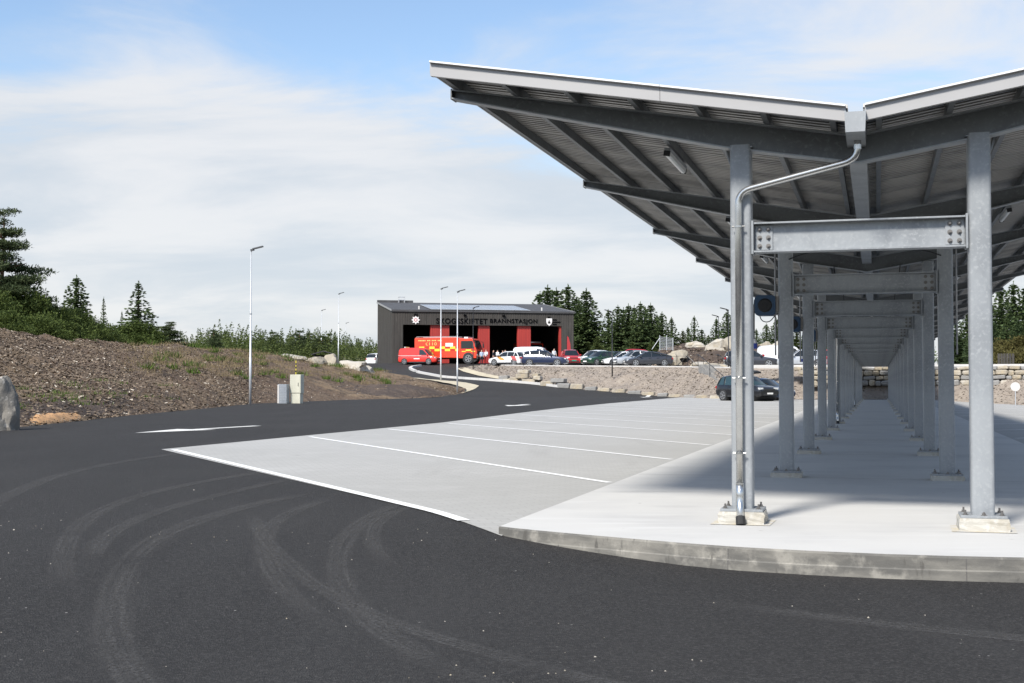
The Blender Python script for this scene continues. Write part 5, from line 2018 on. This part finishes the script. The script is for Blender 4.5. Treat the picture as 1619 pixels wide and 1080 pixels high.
def spruce_mesh(seed, h, rad, matname, density=1.0, lv=None, leaf=.42, bare=.05, gap=.0):
    rg = np.random.default_rng(seed)
    P, D, L, Wd = [], [], [], []
    lv = lv or int(h / .26)
    for i in range(lv):
        f = bare + (1 - bare) * (i + rg.uniform(-.3, .3)) / lv
        f = min(max(f, .02), .995)
        z = h * f
        R0 = rad * (1 - f) ** .85 * (1 + .12 * math.sin(7 * f + seed)) + .06
        nb = int((5 + 5 * (1 - f)) * density) + 2
        a0 = rg.uniform(0, 2 * PI)
        for k in range(nb):
            if rg.random() < gap:
                continue
            a = a0 + 2 * PI * k / nb + rg.normal(0, .2)
            br = R0 * rg.uniform(.62, 1.18)
            rise = .45 * f - .12 + rg.normal(0, .05)
            m = max(2, int(br / .24))
            t = np.linspace(.12, 1, m)
            droop = -.30 * (t ** 2) * (1 - f) + rise * t + .10 * t ** 3
            x = np.cos(a) * br * t
            y = np.sin(a) * br * t
            zz = z + br * droop
            for rep in range(6):
                side = rg.normal(0, .20, m) * (1.15 - t * .6) * max(.35, br * .55)
                P.append(np.stack([x - np.sin(a) * side, y + np.cos(a) * side, zz - abs(side) * .28 + rg.normal(0, .05, m)], 1))
                ang = a + np.sign(side) * rg.uniform(.2, 1.1, m)
                D.append(np.stack([np.cos(ang), np.sin(ang), rg.normal(-.22 + .5 * f, .25, m)], 1))
                l_ = leaf * rg.uniform(.6, 1.25, m) * (.55 + .45 * (1 - f))
                L.append(l_)
                Wd.append(l_ * rg.uniform(.40, .75, m))
    # leader
    n = 14
    P.append(np.stack([rg.normal(0, .02, n), rg.normal(0, .02, n), h * np.linspace(.965, 1.03, n)], 1))
    D.append(np.stack([rg.normal(0, .4, n), rg.normal(0, .4, n), np.ones(n)], 1))
    L.append(np.full(n, .28))
    Wd.append(np.full(n, .07))
    return leaf_mesh('crown', np.concatenate(P), np.concatenate(D), np.concatenate(L), np.concatenate(Wd), rg, matname)


def trunk_mesh(h, r, matname, limbs=0, seed=0, bend=.0):
    rg = random.Random(seed)
    mb = MB()
    pts = [(bend * math.sin(k / 5 * 2), bend * .5 * math.sin(k * .9), h * k / 6) for k in range(7)]
    mb.tube(pts, [r * (1 - .85 * k / 6) for k in range(7)], 8)
    for k in range(limbs):
        z = h * rg.uniform(.3, .9)
        a = rg.uniform(0, 2 * PI)
        l_ = h * .14 * rg.uniform(.6, 1.2)
        mb.tube([(0, 0, z), (math.cos(a) * l_ * .5, math.sin(a) * l_ * .5, z + l_ * .12), (math.cos(a) * l_, math.sin(a) * l_, z + l_ * .3)], [r * .35, r * .22, r * .08], 5)
    return mb.mesh('trunk', matname, True)


def clump_mesh(name, seed, blobs, n, leaf, matname, droop=0.0, shell=.6, up=.3, aspect=.4):
    """foliage spread through several uneven lobes; blobs = (x,y,z,rx,ry,rz)"""
    rg = np.random.default_rng(seed)
    vol = np.array([b[3] * b[4] * b[5] for b in blobs]) ** .75
    cnt = (n * vol / vol.sum()).astype(int)
    P, D = [], []
    for b, c_ in zip(blobs, cnt):
        v = rg.normal(0, 1, (c_, 3))
        v /= np.linalg.norm(v, axis=1)[:, None]
        r_ = rg.random(c_) ** .45
        r_ = shell + (1 - shell) * r_ if shell < 1 else r_
        r_ = np.where(rg.random(c_) < .35, rg.random(c_), r_) * (1 + rg.normal(0, .10, c_))
        nz = np.array([mnoise.noise(Vector((q[0] * 2.3 + seed, q[1] * 2.3, q[2] * 2.3 + b[0]))) for q in v])
        r_ *= 1 + .38 * nz
        P.append(np.array(b[:3]) + v * r_[:, None] * np.array(b[3:]))
        D.append(v * .8 + rg.normal(0, .6, (c_, 3)) + np.array((0, 0, up - droop)))
    P, D = np.concatenate(P), np.concatenate(D)
    ok = P[:, 2] > -.05
    P, D = P[ok], D[ok]
    L = leaf * rg.uniform(.55, 1.3, len(P))
    return leaf_mesh(name, P, D, L, L * rg.uniform(aspect * .6, aspect * 1.3, len(P)), rg, matname)


def tree(name, label, crown, trunk, loc, s=1.0, rz=0.0, group=None, cat='tree', sz=None):
    t = thing(name, label, cat, loc, rz, group)
    t.scale = (s, s, sz or s)
    if trunk is not None:
        link('trunk', trunk, t)
    link('crown', crown, t)
    return t


SPR = [spruce_mesh(1, 10, 2.5, 'leaf_spruce'), spruce_mesh(2, 10, 2.2, 'leaf_spruce', 1.1), spruce_mesh(3, 10, 2.3, 'leaf_spruce_dark', 1.0), spruce_mesh(4, 10, 1.9, 'leaf_spruce', .9, gap=.12)]
SPO = spruce_mesh(5, 10, 3.0, 'leaf_spruce_olive', 1.1)
SPT = spruce_mesh(6, 10, 2.0, 'leaf_spruce', .85, gap=.22, lv=34)
TRK = trunk_mesh(9.6, .17, 'bark')


ORD = ['leftmost', 'second', 'third', 'fourth', 'fifth', 'sixth', 'seventh', 'eighth', 'ninth', 'tenth', 'eleventh', 'twelfth', 'thirteenth', 'fourteenth', 'fifteenth', 'sixteenth', 'rightmost']


def nth(px, row):
    i = sorted(q[0] for q in row).index(px)
    return 'rightmost' if i == len(row) - 1 else 'leftmost' if i == 0 else ORD[i] + ' from left'


def put_spruce(px, ytop, v, kind, label, group, base=None, wide=1.0, name='spruce_tree'):
    zb = (z_terrace(v) if v > 120 else z_terrace(120)) - .2 if base is None else base
    ztp = EYE + (605 - ytop) * v / 2000 * 1.002
    h = ztp - zb
    me = SPR[kind] if isinstance(kind, int) else kind
    t = tree(name, label, me, TRK, ((px - 809.5) / 2000 * v, v, zb), h / 10.2 * wide, random.uniform(0, 6), group, sz=h / 10.2)
    return t


g1 = 'tall spruces behind the right end of the fire station'
T1 = ((854, 462, 188, 1), (866, 452, 186, 0), (880, 456, 190, 2), (898, 451, 184, 0), (912, 470, 192, 2), (927, 457, 180, 1), (940, 500, 182, 2))
for px, y, v, k in T1:
    put_spruce(px, y, v, k, 'tall dark spruce behind the right end of the fire station, %s of seven' % nth(px, T1), g1, wide=1.9)
g2 = 'row of spruces behind the parked cars'
T2 = ((962, 490, 172, 3), (977, 483, 170, 0), (986, 487, 176, 2), (994, 481, 171, 1), (1003, 484, 178, 2), (1013, 478, 168, 0), (1021, 486, 176, 2), (1029, 480, 170, 1), (1039, 497, 175, 3), (1047, 494, 168, 0), (1062, 502, 172, 3))
for px, y, v, k in T2:
    put_spruce(px, y, v, k, 'dark spruce in the dense row behind the parked cars, %s' % nth(px, T2), g2, wide=1.6)
TY = ((930, 540, 168), (944, 532, 166), (968, 545, 164), (1000, 540, 163), (1030, 538, 163), (1052, 540, 165))
for px, y, v in TY:
    put_spruce(px, y, v, SPO, 'low yellow green young spruce before the dark row, %s' % nth(px, TY), 'young spruces in front of the spruce row', wide=1.5, name='young_spruce')
g3 = 'spruces behind the soil mound'
T3 = ((1098, 500, 170, SPT), (1080, 522, 172, SPO), (1088, 517, 176, 3), (1110, 520, 171, 1), (1120, 530, 174, SPO), (1133, 503, 172, 3), (1150, 492, 170, 0), (1163, 497, 172, 2), (1180, 500, 174, 1), (1196, 520, 168, 3), (1212, 512, 165, 0), (1228, 503, 166, 1), (1244, 510, 168, 2), (1260, 520, 150, SPO), (1278, 515, 155, 0), (1292, 522, 152, SPO), (1310, 515, 156, 2))
for px, y, v, k in T3:
    put_spruce(px, y, v, k, 'spruce behind the soil mound and canopy columns, %s of seventeen' % nth(px, T3), g3, wide=1.5)
g4 = 'spruces beyond the right side of the canopy'
T4 = ((1512, 500, 132, 2), (1530, 488, 134, 0), (1548, 478, 136, 2), (1565, 476, 134, 1), (1584, 452, 126, 0), (1604, 446, 128, 1), (1622, 452, 130, 2), (1640, 440, 132, 0), (1592, 500, 122, 3), (1610, 505, 121, 2), (1572, 510, 124, 2), (1540, 515, 125, 2))
for px, y, v, k in T4:
    put_spruce(px, y, v, k, 'dark spruce beyond the right side of the canopy, %s' % nth(px, T4), g4, base=2.2, wide=1.5)
# rough heathery bushes on the right bank
hb1 = clump_mesh('crown', 31, [(0, 0, .9, 1.6, 1.3, 1.1), (1.4, .3, .8, 1.3, 1.1, .95), (-1.3, .2, .7, 1.2, 1.1, .9), (.4, -.4, 1.5, .9, .9, .8)], 9000, .22, 'leaf_heather', shell=.5)
RB_ = ((1592, 590, 101, .95), (1612, 592, 100, 1.15), (1635, 598, 99, 1.25), (1600, 578, 108, 1.2), (1625, 575, 107, 1.3))
for i, (px, y, v, s) in enumerate(RB_):
    z = EYE + (605 - y) * v / 2000
    tree('heather_bush', 'brownish green bush on the bank at the right picture edge, %s' % nth(px, RB_), hb1, None, ((px - 809.5) / 2000 * v, v, z - .4), s, i * 1.3, 'bushes on the right bank', 'bush')

# ---- left: pines, junipers and a thicket on the crest of the slope
def pine_mesh(seed, h, rad, matname, n=9000, low=.3, leaf=.2, tiers=9, flat=.5):
    rg = random.Random(seed)
    bl = []
    for k in range(tiers):
        f = low + (1 - low) * k / (tiers - 1)
        rr = rad * (1 - f * .9) * rg.uniform(.8, 1.2) + .25
        for q in range(6 if f < .85 else 2):
            a = rg.uniform(0, 2 * PI)
            d_ = rr * rg.uniform(.35, .95)
            s_ = .40 * rad * rg.uniform(.7, 1.2) * (1.1 - .55 * f)
            bl.append((math.cos(a) * d_, math.sin(a) * d_, h * f + rg.uniform(-.2, .2) + .12 * d_, s_ * 1.25, s_ * 1.25, s_ * flat))
    return clump_mesh('crown', seed, bl, n, leaf, matname, shell=.3, up=.5, aspect=.28)


def put(px, ytop, v, crown, trunk, hproto, label, name, base, group=None, wide=1.0, cat='tree', rz=None):
    ztp = EYE + (605 - ytop) * v / 2000
    k = (ztp - base) / hproto
    return tree(name, label, crown, trunk, ((px - 809.5) / 2000 * v, v, base), k * wide, random.uniform(0, 6) if rz is None else rz, group, cat, sz=k)


PIN1 = pine_mesh(17, 8, 2.6, 'leaf_pine', 24000, .30, .22, 9, .34)
PIN2 = pine_mesh(12, 5.5, 1.6, 'leaf_pine', 15000, .16, .24, 10)
PT1 = trunk_mesh(7.8, .19, 'bark_pine', 14, 3, .12)
PT2 = trunk_mesh(5.3, .13, 'bark_pine', 8, 4, .06)
put(2, 330, 72, PIN1, PT1, 8.2, 'tall dark pine cut by the left edge of the picture', 'pine_tree', 3.5, wide=1.15, rz=2.0)
put_spruce(120, 436, 92, 1, 'dense rounded pine rising above the thicket on the left slope', None, base=3.4, wide=1.7, name='pine_tree')
put_spruce(218, 445, 92, SPT, 'lone pointed spruce with open branches on the left slope', None, base=3.4, wide=2.0)
put_spruce(163, 470, 98, SPT, 'thin sparse young spruce between the pine and the lone spruce', None, base=3.5, wide=.7)
put_spruce(192, 492, 100, SPT, 'small thin spruce just left of the lone pointed spruce', None, base=3.5, wide=.8)
put_spruce(240, 497, 104, SPT, 'small thin spruce just right of the lone pointed spruce', None, base=3.5, wide=.8)
TT_ = ((88, 468, 100), (100, 474, 102), (74, 478, 104))
for px, y, v in TT_:
    put_spruce(px, y, v, SPT, 'thin spruce top above the thicket left of the rounded pine, %s' % nth(px, TT_), 'thin spruce tops above the thicket', base=3.5, wide=.6)
TH_ = [clump_mesh('crown', 40 + k, [(0, 0, .9, 1.5, 1.3, 1.1), (1.2, .2, .7, 1.2, 1.1, .9), (-1.2, -.1, .8, 1.2, 1.1, 1.0), (.3, .1, 1.7, 1.1, 1.0, .9), (-.5, .2, 2.2, .7, .7, .7)], 15000, .17, 'leaf_bush', shell=.45) for k in range(3)]
gB = 'thicket of bushes on the crest of the left slope'
TB_ = ((-50, 440, 70, 1.1), (-15, 452, 69, 1.0), (15, 455, 71, .9), (42, 440, 72, .85), (62, 462, 72, 1.0), (88, 478, 73, 1.1), (112, 484, 75, 1.1), (135, 496, 77, 1.2), (158, 508, 79, 1.3), (20, 490, 66, 1.3), (60, 497, 68, 1.4), (-30, 480, 66, 1.3), (100, 508, 71, 1.5))
for i, (px, y, v, wd) in enumerate(TB_):
    put(px, y, v, TH_[i % 3], None, 2.9, 'dense green bush in the thicket on the left slope, %s' % nth(px, TB_), 'thicket_bush', 3.3, gB, wd, 'bush')
for i, (px, y, v, wd, lab) in enumerate(((200, 512, 90, 1.6, 'dark green bush at the foot of the lone pointed spruce, left side'), (228, 508, 91, 1.6, 'dark green bush at the foot of the lone pointed spruce, right side'), (182, 520, 88, 1.5, 'low green bush left of the lone pointed spruce on the slope crest'))):
    put(px, y, v, TH_[(i + 1) % 3], None, 2.9, lab, 'bush', 3.3, None, wd, 'bush')
put(268, 508, 96, PIN2, PT2, 5.7, 'low spreading pine right of the lone pointed spruce', 'pine_tree', 3.4, wide=1.7)
put(248, 516, 98, PIN2, PT2, 5.7, 'low bushy pine between the lone spruce and the spreading pine', 'pine_tree', 3.4, wide=1.5)
for px, y, v, lab in ((338, 521, 170, 'small pine standing alone above the far wood'), (473, 522, 210, 'broad wind bent pine above the far wood, left of the hut'), (490, 526, 212, 'smaller pine beside the broad wind bent one'), (432, 524, 215, 'pine top above the far wood behind the left street lamp'), (505, 530, 205, 'pine top above the far wood behind the hut'), (518, 527, 214, 'leaning pine above the far wood right of the hut')):
    put(px, y, v, PIN2, PT2, 5.7, lab, 'pine_tree', 3.6, wide=1.2)

# far wood: one mass of small young conifers
rg = np.random.default_rng(77)
Ps, Ds, Ls, Ws = [], [], [], []
for k in range(900):
    px = rg.uniform(255, 612)
    v = rg.uniform(185, 330)
    u = (px - 809.5) / 2000 * v
    hgt = rg.uniform(1.6, 5.2) * (1 + .25 * (v > 260)) * (.72 + .75 * mnoise.noise(Vector((u * .09, v * .05, 1.0))) + .2)
    z0 = z_ground(u, v) - .8
    hgt = max(1.3, hgt)
    m = 110
    f = rg.random(m) ** 1.3
    a = rg.uniform(0, 2 * PI, m)
    rr = hgt * .24 * (1 - f) ** .8 * rg.uniform(.4, 1.1, m)
    Ps.append(np.stack([u + np.cos(a) * rr, v + np.sin(a) * rr, z0 + hgt * f], 1))
    Ds.append(np.stack([np.cos(a), np.sin(a), rg.normal(.3, .4, m)], 1))
    l_ = (.25 + hgt * .075) * (1.15 - f * .6)
    Ls.append(l_)
    Ws.append(l_ * .42)
me = leaf_mesh('far_wood', np.concatenate(Ps), np.concatenate(Ds), np.concatenate(Ls), np.concatenate(Ws), rg, 'leaf_spruce_olive')
tag(link('far_wood', me), 'far wood of low olive green conifers left of the fire station', 'wood', kind='stuff')
# the wood goes on behind everything
Ps, Ds, Ls, Ws = [], [], [], []
for k in range(620):
    ang_ = rg.uniform(-.62, .62)
    if -.27 < ang_ < -.095:
        continue
    v = rg.uniform(205, 300)
    u = math.tan(ang_) * v
    if -.11 < ang_ < .02:
        hgt = rg.uniform(1.5, 3.0)
    else:
        hgt = rg.uniform(3.5, 6.5)
    z0 = 3.2 + .012 * (v - 155) - .3
    m = 60
    f = rg.random(m) ** 1.3
    a = rg.uniform(0, 2 * PI, m)
    rr = hgt * .24 * (1 - f) ** .8 * rg.uniform(.4, 1.1, m)
    Ps.append(np.stack([u + np.cos(a) * rr, v + np.sin(a) * rr, z0 + hgt * f], 1))
    Ds.append(np.stack([np.cos(a), np.sin(a), rg.normal(.3, .4, m)], 1))
    l_ = hgt * .16 * (1.15 - f * .7)
    Ls.append(l_)
    Ws.append(l_ * .42)
me = leaf_mesh('spruce_wood', np.concatenate(Ps), np.concatenate(Ds), np.concatenate(Ls), np.concatenate(Ws), rg, 'leaf_spruce')
tag(link('spruce_wood', me), 'dark spruce wood in the far background behind the single trees', 'wood', kind='stuff')
